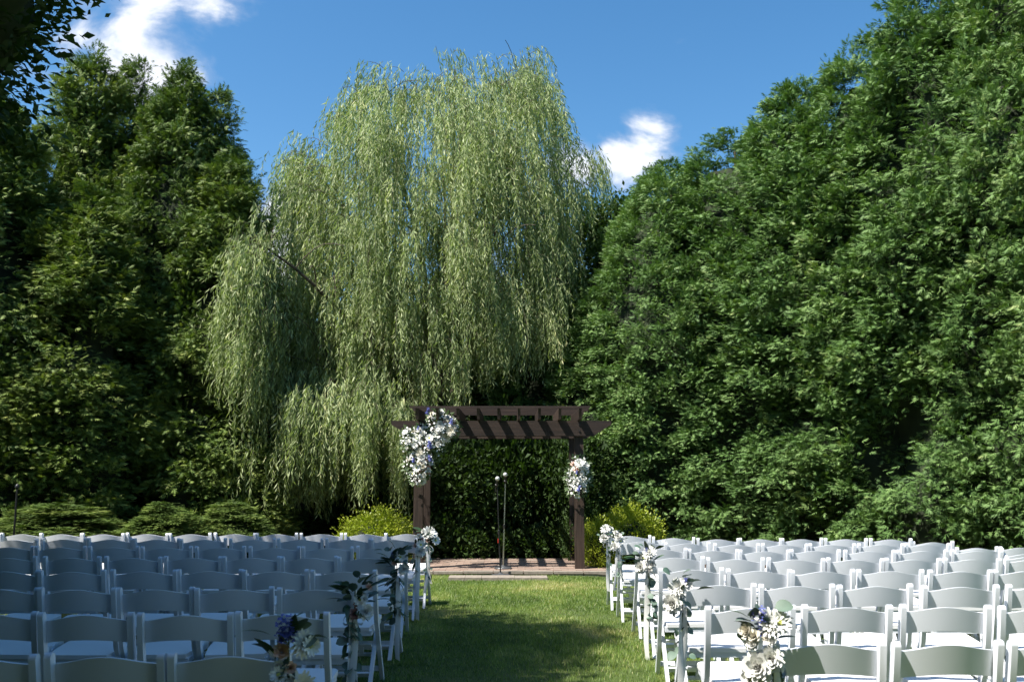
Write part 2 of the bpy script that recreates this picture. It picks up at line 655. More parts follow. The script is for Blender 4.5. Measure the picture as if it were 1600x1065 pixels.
def arbor(seed, kind, h, r, npl, nsp, L, ss, mt, depth=.16, up=.45, bumpa=.14, gap=-.25):
    g = np.random.default_rng(seed)
    # plume roots on the bumpy surface
    t = g.random(npl * 5) ** .9 * .985
    ph = g.uniform(0, 2 * PI, npl * 5)
    f = profile(kind, t)
    nb = np.array([mnoise.noise((math.cos(p) * 1.5 + seed, math.sin(p) * 1.5, tt * h * .75)) for p, tt in zip(ph, t)])
    keep = (g.random(len(t)) < (f * .95 + .1)) & (nb > gap + g.normal(0, .06, len(t)))
    t, ph, f, nb = t[keep][:npl], ph[keep][:npl], f[keep][:npl], nb[keep][:npl]
    n = len(t)
    rad = r * f * (1 + bumpa * nb * 1.6) - depth * g.random(n) * 1.6
    rad = np.maximum(rad, .04)
    P0 = np.stack([np.cos(ph) * rad, np.sin(ph) * rad, .1 + t * h], -1)
    sl = np.clip((profile(kind, np.clip(t - .03, 0, 1)) - f) * r / (.03 * h), -.3, 2)
    Nn = norm(np.stack([np.cos(ph), np.sin(ph), sl], -1))
    Z = np.array([0, 0, 1.0])
    D = norm(Nn * 1.0 + Z * (up + g.normal(0, .22, n))[:, None] + g.normal(0, .2, (n, 3)))
    Sd = norm(np.cross(Z, D))
    Lp = L * g.uniform(.65, 1.35, n) * (.55 + .45 * np.minimum(1, f * 1.6))
    idx = np.repeat(np.arange(n), nsp)
    m = len(idx)
    a = g.random(m)
    lat = g.normal(0, .42, m) * (1.15 - .75 * a)
    vert = g.normal(0, .16, m)
    P = P0[idx] + D[idx] * ((a - .62) * Lp[idx])[:, None] + Sd[idx] * (lat * Lp[idx] * .75)[:, None] + Z * ((vert - .30 * a * a) * Lp[idx])[:, None]
    dr = D[idx] * .75 + Sd[idx] * (lat * 1.6)[:, None] + Z * (-.28 + g.normal(0, .3, m))[:, None] + g.normal(0, .28, (m, 3))
    nn = Z * .7 + Nn[idx] * .6 + g.normal(0, .55, (m, 3))
    V, Fc = scatter(P, dr, nn, ss * g.uniform(.6, 1.3, m), *SPR)
    pt = g.random(n)
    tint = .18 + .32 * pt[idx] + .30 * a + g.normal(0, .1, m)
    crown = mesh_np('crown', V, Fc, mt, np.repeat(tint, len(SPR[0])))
    # solid core put in to block sky and light, crown shade in its colour
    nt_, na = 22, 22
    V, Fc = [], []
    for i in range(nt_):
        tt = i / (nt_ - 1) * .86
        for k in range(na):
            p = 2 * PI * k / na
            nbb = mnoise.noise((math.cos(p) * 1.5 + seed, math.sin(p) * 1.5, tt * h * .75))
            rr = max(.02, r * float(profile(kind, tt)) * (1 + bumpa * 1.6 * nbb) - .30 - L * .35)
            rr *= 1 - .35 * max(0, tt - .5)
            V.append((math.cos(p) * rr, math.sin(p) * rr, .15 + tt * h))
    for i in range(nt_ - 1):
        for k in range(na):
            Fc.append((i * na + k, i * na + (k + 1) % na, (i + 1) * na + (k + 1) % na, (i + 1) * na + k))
    core = mesh_np('shade_core', V, Fc, M['twig'])
    tv, tf = tube_np([(0, 0, -.1), (.02, 0, h * .4), (0, .02, h * .93)], [.16, .11, .02], 8)
    trunk = mesh_np('trunk', tv, tf, M['bark'], smooth=True)
    return crown, core, trunk


def plant_tree(meshes, name, label, cat, loc, rz, sc, group=None):
    o = thing(name, label, cat, loc, rz, group)
    o.scale = sc
    for nm, me in zip(('crown', 'shade_core', 'trunk'), meshes):
        if me is not None:
            link(nm, me, o)
    return o


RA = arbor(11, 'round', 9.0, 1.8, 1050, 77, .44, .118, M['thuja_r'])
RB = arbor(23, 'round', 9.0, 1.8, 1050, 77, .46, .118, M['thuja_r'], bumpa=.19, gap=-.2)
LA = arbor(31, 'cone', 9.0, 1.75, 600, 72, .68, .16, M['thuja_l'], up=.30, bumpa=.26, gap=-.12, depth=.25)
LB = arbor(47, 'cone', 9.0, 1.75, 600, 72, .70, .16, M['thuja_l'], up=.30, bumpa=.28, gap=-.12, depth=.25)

# right hedge: one row from the pergola towards the camera
HR = 'tall evergreens in the right hand hedge'
right = [  # x, y, height, radius scale, mesh, label
    (2.75, 16.7, 7.05, .88, 0, 'clipped round evergreen directly right of the pergola, lowest of the hedge'),
    (3.15, 17.6, 7.5, 1.02, 1, 'second evergreen of the right hedge counting from the pergola'),
    (4.15, 16.6, 7.9, 1.1, 0, 'third evergreen of the right hedge counting from the pergola'),
    (5.15, 15.9, 8.45, 1.15, 1, 'fourth evergreen of the right hedge, under the slope of its skyline'),
    (6.15, 15.1, 9.0, 1.18, 0, 'fifth evergreen of the right hedge, where its skyline rises out of the photo'),
    (7.0, 14.2, 9.8, 1.2, 1, 'sixth evergreen of the right hedge, cut by the top of the photo'),
    (7.8, 13.2, 10.4, 1.08, 0, 'tall evergreen next to the right edge of the photo, cut at the top'),
    (8.7, 12.1, 11.0, 1.1, 1, 'tallest evergreen filling the right edge of the photo'),
]
for i, (x, y, h, rs, k, lb) in enumerate(right):
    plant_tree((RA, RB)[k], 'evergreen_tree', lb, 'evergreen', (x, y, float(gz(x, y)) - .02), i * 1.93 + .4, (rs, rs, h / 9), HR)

# left group
HL = 'tall pointed evergreens on the left'
left = [
    (-4.95, 15.6, 7.0, .80, 0, 'lowest evergreen of the left group, nearest the willow'),
    (-5.45, 16.3, 8.45, .80, 1, 'evergreen with rounded right shoulder left of the willow'),
    (-6.05, 16.1, 8.95, .85, 0, 'pointed evergreen with brown patch, tallest tip of the left group'),
    (-7.0, 16.6, 9.15, .85, 1, 'pointed evergreen, middle tip below the large cloud'),
    (-7.75, 16.2, 9.2, .90, 0, 'pointed evergreen, leftmost thin tip below the cloud'),
    (-6.9, 14.7, 6.2, .90, 1, 'broad evergreen standing in front of the left tips'),
    (-8.4, 14.4, 7.6, 1.0, 0, 'dark evergreen at the left edge behind the chairs'),
    (-4.5, 15.3, 4.2, .6, 1, 'low bushy evergreen left of the hanging willow branches'),
    (-9.4, 15.6, 8.6, 1.0, 1, 'evergreen half cut off by the left edge of the photo'),
]
for i, (x, y, h, rs, k, lb) in enumerate(left):
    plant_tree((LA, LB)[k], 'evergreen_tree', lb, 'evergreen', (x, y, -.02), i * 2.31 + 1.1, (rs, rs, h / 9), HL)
low = [(-4.05, 13.5, 1.55, .32, 'low spreading evergreen bush behind the chairs near the willow'), (-4.8, 13.0, 1.35, .5, 'low evergreen bush behind the middle of the left chairs'),
       (-6.1, 12.6, 1.7, .55, 'low evergreen bush left of centre behind the left chairs'), (-7.4, 12.3, 1.6, .55, 'low evergreen bush at the left edge behind the chairs')]
for i, (x, y, h, rs, lb) in enumerate(low):
    plant_tree((LA, LB)[i % 2], 'evergreen_bush', lb, 'bush', (x, y, -.25), i * 1.7, (rs * 1.5, rs * .9, .14), 'low evergreen bushes behind the left chairs')

# near trees on the left whose shade lies on the chairs
near = [(-9.3, 9.0, 6.5, 1.2, 'dark evergreen at the left edge, beyond the end of the rows'),
        (-8.3, 4.6, 11.5, 1.3, 'tall evergreen beside the left block of chairs'),
        (-8.0, 1.8, 12.0, 1.3, 'tall evergreen left of the camera'),
        (-7.6, -1.2, 12.0, 1.35, 'tall evergreen behind and left of the camera')]
for i, (x, y, h, rs, lb) in enumerate(near):
    plant_tree((LA, LB)[i % 2], 'evergreen_tree', lb, 'evergreen', (x, y, -.02), i * 2.1 + .7, (rs, rs, h / 9), 'near evergreens along the left side')

for i, (x, lb) in enumerate(((-9, 'far left'), (-5.5, 'left'), (-2, 'left middle'), (1.5, 'right middle'), (5, 'right'), (8.5, 'far right'))):  # unseen trees, added to cut the sky light on the chairs
    plant_tree((RA, RB)[i % 2], 'evergreen_tree', 'unseen evergreen added behind the camera to block sky light, ' + lb + ' of its row', 'evergreen', (x, -6.5 + (i % 2) * .6, -.02), i * 1.9, (1.3, 1.3, 1.4), 'unseen evergreens added behind the camera')

# dark evergreens behind willow and pergola
back = [(-5.0, 20.6, 5.4, 'dark evergreen far behind the left hanging willow branches'), (-4.0, 18.9, 4.4, 'smaller dark evergreen behind the left hanging willow branches'), (-2.9, 19.6, 5.2, 'dark evergreen behind the lower left of the willow'), (-3.4, 21.5, 6.0, 'dark evergreen far behind the left part of the willow'), (-1.7, 22.0, 6.2, 'dark evergreen far behind the willow trunk'),
        (-.1, 21.8, 6.0, 'dark evergreen far behind the pergola middle'), (1.0, 20.6, 6.6, 'dark evergreen behind the right end of the pergola'),
        (2.1, 19.6, 6.9, 'dark evergreen in the gap between willow and right hedge'), (-.6, 18.6, 3.6, 'small dark evergreen behind the pergola opening'),
        (.7, 17.8, 4.4, 'small dark evergreen behind the right pergola post'), (-2.2, 18.9, 3.8, 'small dark evergreen behind the left pergola post'), (1.75, 16.9, 4.9, 'dark evergreen between pergola and right hedge')]
for i, (x, y, h, lb) in enumerate(back):
    plant_tree((RB, RA)[i % 2], 'evergreen_tree', lb, 'evergreen', (x, y, -.02), i * 1.3 + .2, (.72, .72, h / 9), 'dark evergreens behind the willow')

# broadleaf crown
DIA = (np.array([(0, 0, 0), (.45, .28, .06), (1, 0, -.08), (.45, -.28, .06)]), np.array([(0, 1, 2), (0, 2, 3)]))


def leafball(seed, rx, ry, rz, n, size, mt, upb=.3, clump=.22, core=True, shell=.5):
    g = np.random.default_rng(seed)
    nc = max(20, n // 35)
    d = norm(g.normal(0, 1, (nc, 3)))
    rr = 1 - shell * g.random(nc) ** 1.5
    bump = np.array([1 + .2 * mnoise.noise(Vector(v) * 1.8 + Vector((seed, 0, 0))) for v in d])
    cc = d * (rr * bump)[:, None] * np.array([rx, ry, rz])
    i = g.integers(0, nc, n)
    P = cc[i] + g.normal(0, clump, (n, 3)) * min(rx, rz)
    out = norm(P)
    D = out + np.array([0, 0, upb]) + g.normal(0, .6, (n, 3))
    Nn = np.array([0, 0, 1.0]) + out * .5 + g.normal(0, .5, (n, 3))
    V, Fc = scatter(P, D, Nn, size * g.uniform(.6, 1.3, n), *DIA)
    tint = .25 + .3 * g.random(nc)[i] + .3 * g.random(n)
    return mesh_np('crown', V, Fc, mt, np.repeat(tint, 4))


BR = leafball(5, 1.0, 1.0, 1.0, 9000, .10, M['broad'])
BR2 = leafball(6, 1.0, 1.0, 1.0, 5000, .13, M['broad'])
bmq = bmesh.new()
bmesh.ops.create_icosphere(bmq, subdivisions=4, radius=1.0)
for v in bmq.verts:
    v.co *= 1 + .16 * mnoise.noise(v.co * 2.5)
TWB = bm_mesh('shade_core', bmq, M['broad'])  # solid filler ball that makes the crown dark and opaque
for nm, c, rr, sd, lb in (('shade_tree', (-6.15, 2.1, 7.0), (2.9, 3.3, 2.4), 61, 'broad leafy shade tree overhanging the nearest left chairs'),
                          ('shade_tree', (-5.72, 5.85, 5.6), (2.95, 2.0, 2.4), 62, 'broad leafy shade tree beside the middle of the left chairs')):
    o = thing(nm, lb, 'tree', (c[0] - 1, c[1], 0), 0, 'shade trees left of the chairs')
    link('crown', leafball(sd, *rr, *((16000, .18) if sd == 61 else (76000, .085)), M['broad'], shell=.34, clump=.055), o, (1, 0, c[2]))
    link('shade_core', TWB, o, (1, 0, c[2]), None, [q * .86 for q in rr])
    tv, tf = tube_np([(0, 0, -.1), (.1, .05, 2.5), (.5, 0, c[2] - 1), (1, 0, c[2] + 1)], [.3, .24, .16, .05], 10)
    link('trunk', mesh_np('trunk', tv, tf, M['bark'], smooth=True), o)
bt = thing('broadleaf_tree', 'bright leafy broadleaf tree top between the willow and right hedge', 'tree', (2.0, 20.6, 0))
link('crown', BR, bt, (-.25, 0, 6.0), (0, 0, 1), (1.2, 1.2, 1.35))
link('crown', BR2, bt, (.35, -.2, 6.9), (0, 0, 2), (.7, .7, .6))
tv, tf = tube_np([(0, 0, -.1), (.05, 0, 3), (0, 0, 6)], [.14, .1, .04])
link('trunk', mesh_np('trunk', tv, tf, M['bark'], smooth=True), bt)
holly = [(-1.05, 15.9, .95, .9, 1.0, 'dark leafy shrub behind the left side of the patio'), (.0, 16.1, 1.0, .9, 1.15, 'dark leafy shrub behind the middle of the patio'),
         (1.0, 16.0, .9, .9, 1.1, 'dark leafy shrub behind the right side of the patio')]
for i, (x, y, r, ry, h, lb) in enumerate(holly):
    o = thing('leafy_shrub', lb, 'shrub', (x, y, 0), i, 'dark leafy shrubs behind the patio')
    link('crown', (BR, BR2)[i % 2], o, (0, 0, h * .95), None, (r, ry * .7, h))
cover = [(-1.75, 15.15, .30, 'small leafy plant at the left back corner of the patio'), (-1.25, 15.2, .34, 'small leafy plant behind the patio, right of the left post'),
         (-.72, 15.15, .30, 'small pale leafed plant left of the microphone stands'), (-.2, 15.2, .27, 'small leafy plant behind the microphone stands'),
         (.35, 15.2, .25, 'small leafy plant right of the microphone stands'), (.9, 15.2, .28, 'small leafy plant at the foot of the right rear post')]
CV = leafball(9, 1, 1, 1, 1400, .26, M['broad'], upb=.9, clump=.3)
for i, (x, y, r, lb) in enumerate(cover):
    o = thing('leafy_plant', lb, 'plant', (x, y, 0), i * 1.1, 'low leafy plants along the back of the patio')
    link('foliage', CV, o, (0, 0, r * .8), None, (r * 1.1, r, r))

# lime shrubs
LMS = [leafball(q, 1, 1, 1, 9000, .085, M['lime'], upb=.9, clump=.13, shell=.45) for q in (15, 16, 17)]
LMc = None
lime = [(-2.03, 14.1, .60, .46, .80, 'rounded yellow green shrub left of the pergola'), (1.30, 13.75, .34, .34, .70, 'yellow green shrub against the right pergola post'),
        (1.78, 14.25, .52, .46, .86, 'yellow green rounded shrub right of the pergola, behind the other'), (1.12, 14.75, .34, .3, .84, 'darker green shrub peeking out behind the right pergola post')]
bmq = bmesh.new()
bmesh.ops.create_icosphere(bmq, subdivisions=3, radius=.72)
LMc = bm_mesh('shade_core', bmq, M['twig'])  # dark filler ball, painted like the shade inside the shrub
for i, (x, y, r, ry, h, lb) in enumerate(lime):
    o = thing('lime_shrub', lb, 'shrub', (x, y, 0), i * 1.4, 'yellow green shrubs beside the pergola')
    link('foliage', LMS[i] if i < 3 else BR, o, (0, 0, h * .46), None, (r * .95, ry * .95, h * .56))
    link('shade_core', LMc, o, (0, 0, h * .42), None, (r * .9, ry * .9, h * .52))


# ------------------------------------------------------------------ willow
def build_willow():
    g = np.random.default_rng(77)
    WY = 18.2
    top_u = [308, 330, 345, 372, 405, 428, 440, 455, 480, 510, 522, 545, 575, 605, 640, 672, 705, 735, 760, 800, 835, 858, 872, 884, 900, 925, 945, 950]
    top_v = [470, 395, 350, 338, 352, 320, 235, 208, 205, 222, 150, 120, 90, 96, 104, 100, 82, 88, 96, 84, 68, 95, 130, 175, 218, 222, 240, 270]
    bot_u = [308, 330, 395, 402, 640, 650, 770, 880, 905, 915, 950]
    bot_v = [560, 610, 640, 780, 800, 700, 605, 575, 540, 340, 295]
    o = thing('willow_tree', 'large weeping willow with trailing pale green branches behind the pergola', 'tree', (-1.15, WY, 0))
    ox, oy = -1.15, WY

    def wp(u, v):
        p = at(u, v, WY)
        return np.array([p.x - ox, 0, p.z])
    xc = -1.9 - ox
    clusters = []
    TIPS = [(575, 96), (590, 100), (612, 104), (700, 84), (720, 80), (755, 88), (795, 84), (832, 70), (846, 80), (645, 106), (665, 108), (525, 158), (515, 175), (462, 212), (480, 216), (436, 238), (905, 222), (925, 232), (940, 250), (352, 350), (376, 346), (560, 112), (868, 130), (880, 180), (540, 135), (430, 320), (930, 236), (775, 92), (498, 225)]
    nclu = 0
    tries = 0
    while len(clusters) < 1020 and tries < 20000:
        tries += 1
        u = g.uniform(312, 945)
        vt = np.interp(u, top_u, top_v)
        vb = np.interp(u, bot_u, bot_v)
        edge = len(clusters) < 110
        fr = g.uniform(0, .03) if edge else g.random() ** .95 * .80
        if (u > 885 and g.random() < .7) or (u < 440 and g.random() < .45) or ((u < 400 or u > 640) and len(clusters) > 900):
            continue
        v = vt + (vb - vt) * fr + (30 if not edge else 24)
        if len(clusters) < len(TIPS):
            u, v = TIPS[len(clusters)]
        cu = 330.0
        T = 2.9 * math.sqrt(max(.04, 1 - ((u - 640) / 345) ** 2)) * (.35 + .65 * math.sqrt(max(.02, min(1, (v - vt + 25) / 260))))
        dy = g.uniform(-1, 1)
        if not edge and g.random() < .45:
            dy = -abs(dy) ** .5
        dy *= T
        if edge:
            dy *= .5
        if u > 640 and v > 290:
            u = 640 + (u - 640) * .915
        if u < 440 and v > 300:
            dy = -3.3 + g.normal(0, .4)
            u = 380 + (u - 376) * .50
        if len(clusters) < len(TIPS):
            dy = dy * .5 if u > 400 else -3.2
        elif u < 640 and v > 560:
            dy = -2.7 + g.normal(0, .6)
        p = wp(u, v)
        k = 1 + dy / WY                      # true width, seen smaller or larger by its distance
        p[0] = xc + (p[0] - xc) * (1 if edge else .99)
        p[0] = (p[0] + ox) * k - ox
        p[1] = dy
        p[2] = (p[2] - HC) * k + HC
        botz = HC + (wp(u, vb)[2] - HC) * k
        clusters.append((p, botz, edge, u))
    # strands
    SP, leavesP, leavesD, leavesN, leavesS, tints = [], [], [], [], [], []
    stemparts = []
    for ci, (p, botz, edge, u) in enumerate(clusters):
        out = np.array([p[0] - xc, p[1] * 1.2, 0]) + g.normal(0, .5, 3) * np.array([1, 1, 0])
        out = out / (np.linalg.norm(out) + 1e-6)
        La = g.uniform(.45, 1.0) * (.6 if edge else 1)
        ns = int(g.integers(9, 17)) if not edge else int(g.integers(7, 13))
        ctint = g.normal(.45, .17)
        # the arching twig that the strands hang from
        s = np.linspace(0, 1, 6)
        tw = p[None] + out[None] * ((s - .7) * La)[:, None] + np.array([0, 0, 1.0]) * ((-.55 * (s - .55) ** 2) * La * 1.6)[:, None]
        if ci % 2 == 0:
            stemparts.append(tube_np(tw, [.006, .006, .005, .004, .003, .002], 4))
        for k in range(ns):
            a = k / ns
            i0 = a * 5
            j = int(min(4, i0))
            st = tw[j] * (1 - (i0 - j)) + tw[j + 1] * (i0 - j) + g.normal(0, .07, 3)
            room = st[2] - botz
            L = min(max(.25, room + g.normal(0, .12)), g.uniform(.4, 1.5) if not edge else g.uniform(.4, 1.3))
            if a > .9 and edge:
                L *= .6
            npt = max(6, int(L * 27))
            q = np.linspace(0, 1, npt)
            off = out * .22 * g.uniform(.2, 1.3) + g.normal(0, .05, 3)
            curve = 1 - np.exp(-q * L * 3.2)
            path = st[None] + off[None] * curve[:, None] + np.array([0, 0, -1.0]) * (q * L - .05 * curve * .8)[:, None]
            w1, w2 = g.uniform(0, 6, 2)
            path[:, 0] += .035 * np.sin(q * L * 2.4 + w1) * q
            path[:, 1] += .035 * np.sin(q * L * 2.1 + w2) * q
            path[:, 0] += .03 * q * L      # slight lean with the breeze
            m = npt
            leavesP.append(path + g.normal(0, .006, (m, 3)))
            d = np.stack([g.normal(0, .42, m), g.normal(0, .42, m), -1.0 + g.normal(0, .25, m)], -1)
            d += off[None] * (1.8 * np.exp(-q * L * 3))[:, None]
            leavesD.append(d)
            leavesN.append(g.normal(0, 1, (m, 3)))
            leavesS.append(g.uniform(.09, .17, m) * (1 - .3 * q))
            tints.append(ctint + g.normal(0, .10, m) + g.normal(0, .06))
            if k % 6 == 0:
                SP.append((path[::max(1, npt // 6)], L))
    P = np.concatenate(leavesP)
    D = np.concatenate(leavesD)
    Nn = np.concatenate(leavesN)
    Sz = np.concatenate(leavesS)
    T_ = np.concatenate(tints)
    T_ = T_ + (g.random(len(T_)) < .02) * .5
    tmpl = (np.array([(0, 0, 0), (.45, .082, .02), (1, 0, -.05), (.45, -.082, .02)]), np.array([(0, 1, 2), (0, 2, 3)]))
    V, Fc = scatter(P, D, Nn, Sz, *tmpl)
    tag(link('hanging_foliage', mesh_np('hanging_foliage', V, Fc, M['willow'], np.repeat(T_, 4)), o), kind='stuff')
    print('willow leaves', len(P))
    # thin yellow strands
    parts = []
    for path, L in SP:
        if len(path) >= 3:
            parts.append(tube_np(path, np.linspace(.004, .002, len(path)), 3))
    V, Fc = join_np(parts + stemparts_to_quads(stemparts))
    tag(link('twigs', mesh_np('twigs', V, Fc, M['bark'], smooth=True), o), kind='stuff')
    # trunk and limbs
    tr = [(0, 0, -.2), (.02, .02, .6), (-.05, 0, 1.4), (.03, .05, 2.2)]
    tv, tf = tube_np(tr, [.40, .30, .26, .24], 14)
    link('trunk', mesh_np('trunk', tv, tf, M['bark'], smooth=True), o)
    ends = [((470, 230), .2), ((580, 105), 0), ((710, 100), .3), ((825, 85), 0), ((900, 235), .3), ((450, 545), -2.2), ((600, 330), -2.2), ((780, 330), -2.0),
            ((690, 240), -1.2), ((530, 430), 1.8), ((840, 430), 1.2), ((378, 352), -3.5)]
    for (uv, dy) in ends:
        e = wp(*uv)
        e[0] = (e[0] + ox) * (1 + dy / WY) - ox
        e[2] = HC + (e[2] - HC) * (1 + dy / WY) - .12
        e[1] = dy
        s = np.array([.02, .03, 2.1 - .5 * g.random()])
        mid = s * .5 + e * .5 + np.array([-(e[0]) * .12, 0, .35 + .1 * g.random()])
        q = np.linspace(0, 1, 12)[:, None]
        path = (1 - q) ** 2 * s + 2 * q * (1 - q) * mid + q * q * e + np.sin(q * 9 + g.uniform(0, 6)) * .05 * np.sin(q * PI)
        rad = np.linspace(.085, .010, 12)
        v_, f_ = tube_np(path, rad, 8)
        prt = [(v_, f_)]
        for b in range(7):      # side branches
            k = int(g.integers(4, 11))
            s2 = path[k]
            e2 = s2 + np.array([g.normal(0, .7), g.normal(0, .7), g.uniform(.1, .9)])
            q2 = np.linspace(0, 1, 6)[:, None]
            p2 = s2 * (1 - q2) + e2 * q2 + np.array([0, 0, .2]) * np.sin(q2 * PI) 
            prt.append(tube_np(p2, np.linspace(rad[k] * .5, .006, 6), 5))
        V, Fc = join_np(prt)
        link('limb', mesh_np('limb', V, Fc, M['bark'], smooth=True), o)
    return o


def stemparts_to_quads(sp):
    return list(sp)


build_willow()


# ------------------------------------------------------------------ pergola
def add_grain(me, axis):
    co = np.empty(len(me.vertices) * 3, np.float32)
    me.vertices.foreach_get('co', co)
    co = co.reshape(-1, 3) * 60
    co[:, axis] /= 30
    co += rng.uniform(0, 50)
    a = me.attributes.new('grain', 'FLOAT_VECTOR', 'POINT')
    a.data.foreach_set('vector', co.ravel())
    return me


def wood(bm, axis, bev=.004):
    return add_grain(bm_mesh('timber', bm, M['wood'], bevel=bev, seg=1), axis)


def build_pergola():
    FY, BY = 13.45, 14.65
    xl, xr = -1.345, .965
    o = thing('pergola', 'dark brown wooden pergola with flowers on both front posts', 'pergola', ((xl + xr) / 2, FY, .05))
    cx = (xl + xr) / 2
    zt = at(800, 657.5, FY).z - .05
    zb = at(800, 681, FY).z - .05
    ztop = at(800, 637, FY).z - .05
    bm = bmesh.new()
    box(bm, -.066, .066, -.066, .066, -.01, zb + .17)
    me = wood(bm, 2, .006)
    bmb = bmesh.new()
    bmesh.ops.create_cone(bmb, segments=8, radius1=.016, radius2=.013, depth=.014, cap_ends=True, matrix=Matrix.Rotation(PI / 2, 4, 'X'))
    bolt = bm_mesh('bolt', bmb, M['blackmetal'])
    for x in (xl - cx, xr - cx):
        for y in (0, BY - FY):
            link('post', me, o, (x, y, 0), (0, 0, random.choice((0, PI))))
    x0, x1 = at(613, 660, FY).x - cx, at(954, 660, FY).x - cx
    for y in (-.066 - .021, .066 + .021, BY - FY - .087, BY - FY + .087):
        bm = bmesh.new()
        prism(bm, [(x0, zt), (x0, zt - .06), (x0 + .05, zt - .085), (x0 + .26, zb), (x1 - .26, zb), (x1 - .05, zt - .085), (x1, zt - .06), (x1, zt)], y - .019, y + .019, 'y')
        b = link('beam', wood(bm, 0), o)
        if y < -.05:
            for x in (xl - cx, xr - cx):
                for z in (zt - .055, zt - .15):
                    link('bolt', bolt, b, (x + .008, y - .024, z))
    rh = ztop - zt - .035
    y0, y1 = -.50, BY - FY + .22
    for i in range(9):
        x = at(652 + 31.8 * i, 650, FY - .4).x - cx
        bm = bmesh.new()
        prism(bm, [(y0 + .05, zt + .004), (y0 + .12, zt - .0), (y1 - .12, zt - .0), (y1 - .05, zt + .004), (y1 - .02, zt + rh * .5), (y1, zt + rh), (y0, zt + rh), (y0 + .035, zt + rh * .55)], x - .019, x + .019, 'x')
        for v in bm.verts:
            v.co.z += .002
        link('rafter', wood(bm, 1, .003), o)
    xa, xb = at(639, 640, FY - .5).x - cx, at(924, 640, FY - .5).x - cx
    for k in range(6):
        y = y0 + .06 + k * (y1 - y0 - .12) / 5
        bm = bmesh.new()
        box(bm, xa + random.uniform(-.02, .02), xb + random.uniform(-.02, .02), y - .019, y + .019, zt + rh + .004, zt + rh + .034)
        link('purlin', wood(bm, 0, .003), o)
    return o


build_pergola()


# ------------------------------------------------------------------ microphones
def lathe(name, prof, m, seg=20):
    V, Fc = [], []
    for r, z in prof:
        for k in range(seg):
            a = 2 * PI * k / seg
            V.append((r * math.cos(a), r * math.sin(a), z))
    for i in range(len(prof) - 1):
        for k in range(seg):
            Fc.append((i * seg + k, i * seg + (k + 1) % seg, (i + 1) * seg + (k + 1) % seg, (i + 1) * seg + k))
    me = mesh_np(name, V, Fc, m, smooth=True)
    me.set_sharp_from_angle(angle=math.radians(40))
    return me


def rod(name, p0, p1, r, m, parent, seg=10):
    v, f = tube_np([p0, (np.array(p0) + np.array(p1)) / 2, p1], [r, r, r], seg)
    return link(name, mesh_np(name, v, f, m, smooth=True), parent)


def mic_parts(o, p, tilt, rz=0):
    mi = link('microphone', lathe('microphone', [(.001, -.17), (.011, -.17), (.013, -.10), (.017, -.02), (.020, 0), (.001, 0)], M['blackmetal']), o, p, (tilt, 0, rz))
    gr = [(.001, 0)] + [(.031 * math.sin(a), .026 - .031 * math.cos(a)) for a in np.linspace(.5, PI - .02, 10)]
    link('grille', lathe('grille', gr, M['micgrille'], 24), mi, (0, 0, .0))
    link('clip', lathe('clip', [(.020, -.09), (.024, -.085), (.024, -.06), (.019, -.055)], M['blackmetal']), mi)


def mic_stand(label, px, py, topx, topz, mcol, rad, base_z):
    o = thing('microphone_stand', label, 'microphone stand', (px, py, base_z), 0, 'microphone stands under the pergola')
    link('base', lathe('base', [(.001, 0), (.125, 0), (.128, .008), (.12, .018), (.035, .030), (.02, .045), (.001, .045)], M['basemetal'], 32), o)
    mid = (topx * .5, 0, topz * .48)
    rod('lower_tube', (0, 0, .03), mid, rad * 1.25, mcol, o)
    rod('upper_tube', mid, (topx, 0, topz), rad, mcol, o)
    link('clutch', lathe('clutch', [(.012, -.03), (.017, -.025), (.017, .025), (.012, .03)], M['blackmetal'], 12), o, mid)
    return o


p = at(786, 886, 13.42)
t1 = at(789.5, 752, 13.42)
s1 = mic_stand('microphone stand with pale steel pole on the patio, taller of two', p.x, 13.42, t1.x - p.x, t1.z - .055, M['chrome'], .0095, .055)
mic_parts(s1, (t1.x - p.x, -.03, t1.z - .055 + .075), math.radians(18))
p = at(782, 893, 12.93)
t2 = at(777, 758, 12.93)
s2 = mic_stand('black microphone stand with base in the grass, left of the steel one', p.x, 12.93, t2.x - p.x, t2.z - .01, M['blackmetal'], .008, .01)
mic_parts(s2, (t2.x - p.x, -.03, t2.z - .01 + .07), math.radians(22), .4)
bm = bmesh.new()
box(bm, -.004, .004, -.004, .004, -.06, 0)
tg = link('cable_tie', bm_mesh('cable_tie', bm, M['red'], bevel=.002), s2, (t2.x - p.x + .012, -.02, .50))

# thin dark garden pole at the far left
p = at(22, 832, 11.6)
o = thing('garden_pole', 'thin black metal pole behind the chairs at the far left', 'pole', (p.x, 11.6, 0))
rod('pole', (0, 0, -.1), (0, 0, 1.22), .012, M['blackmetal'], o)
link('finial', lathe('finial', [(.012, 0), (.028, .02), (.026, .045), (.012, .06), (.001, .07)], M['blackmetal'], 10), o, (0, 0, 1.21))


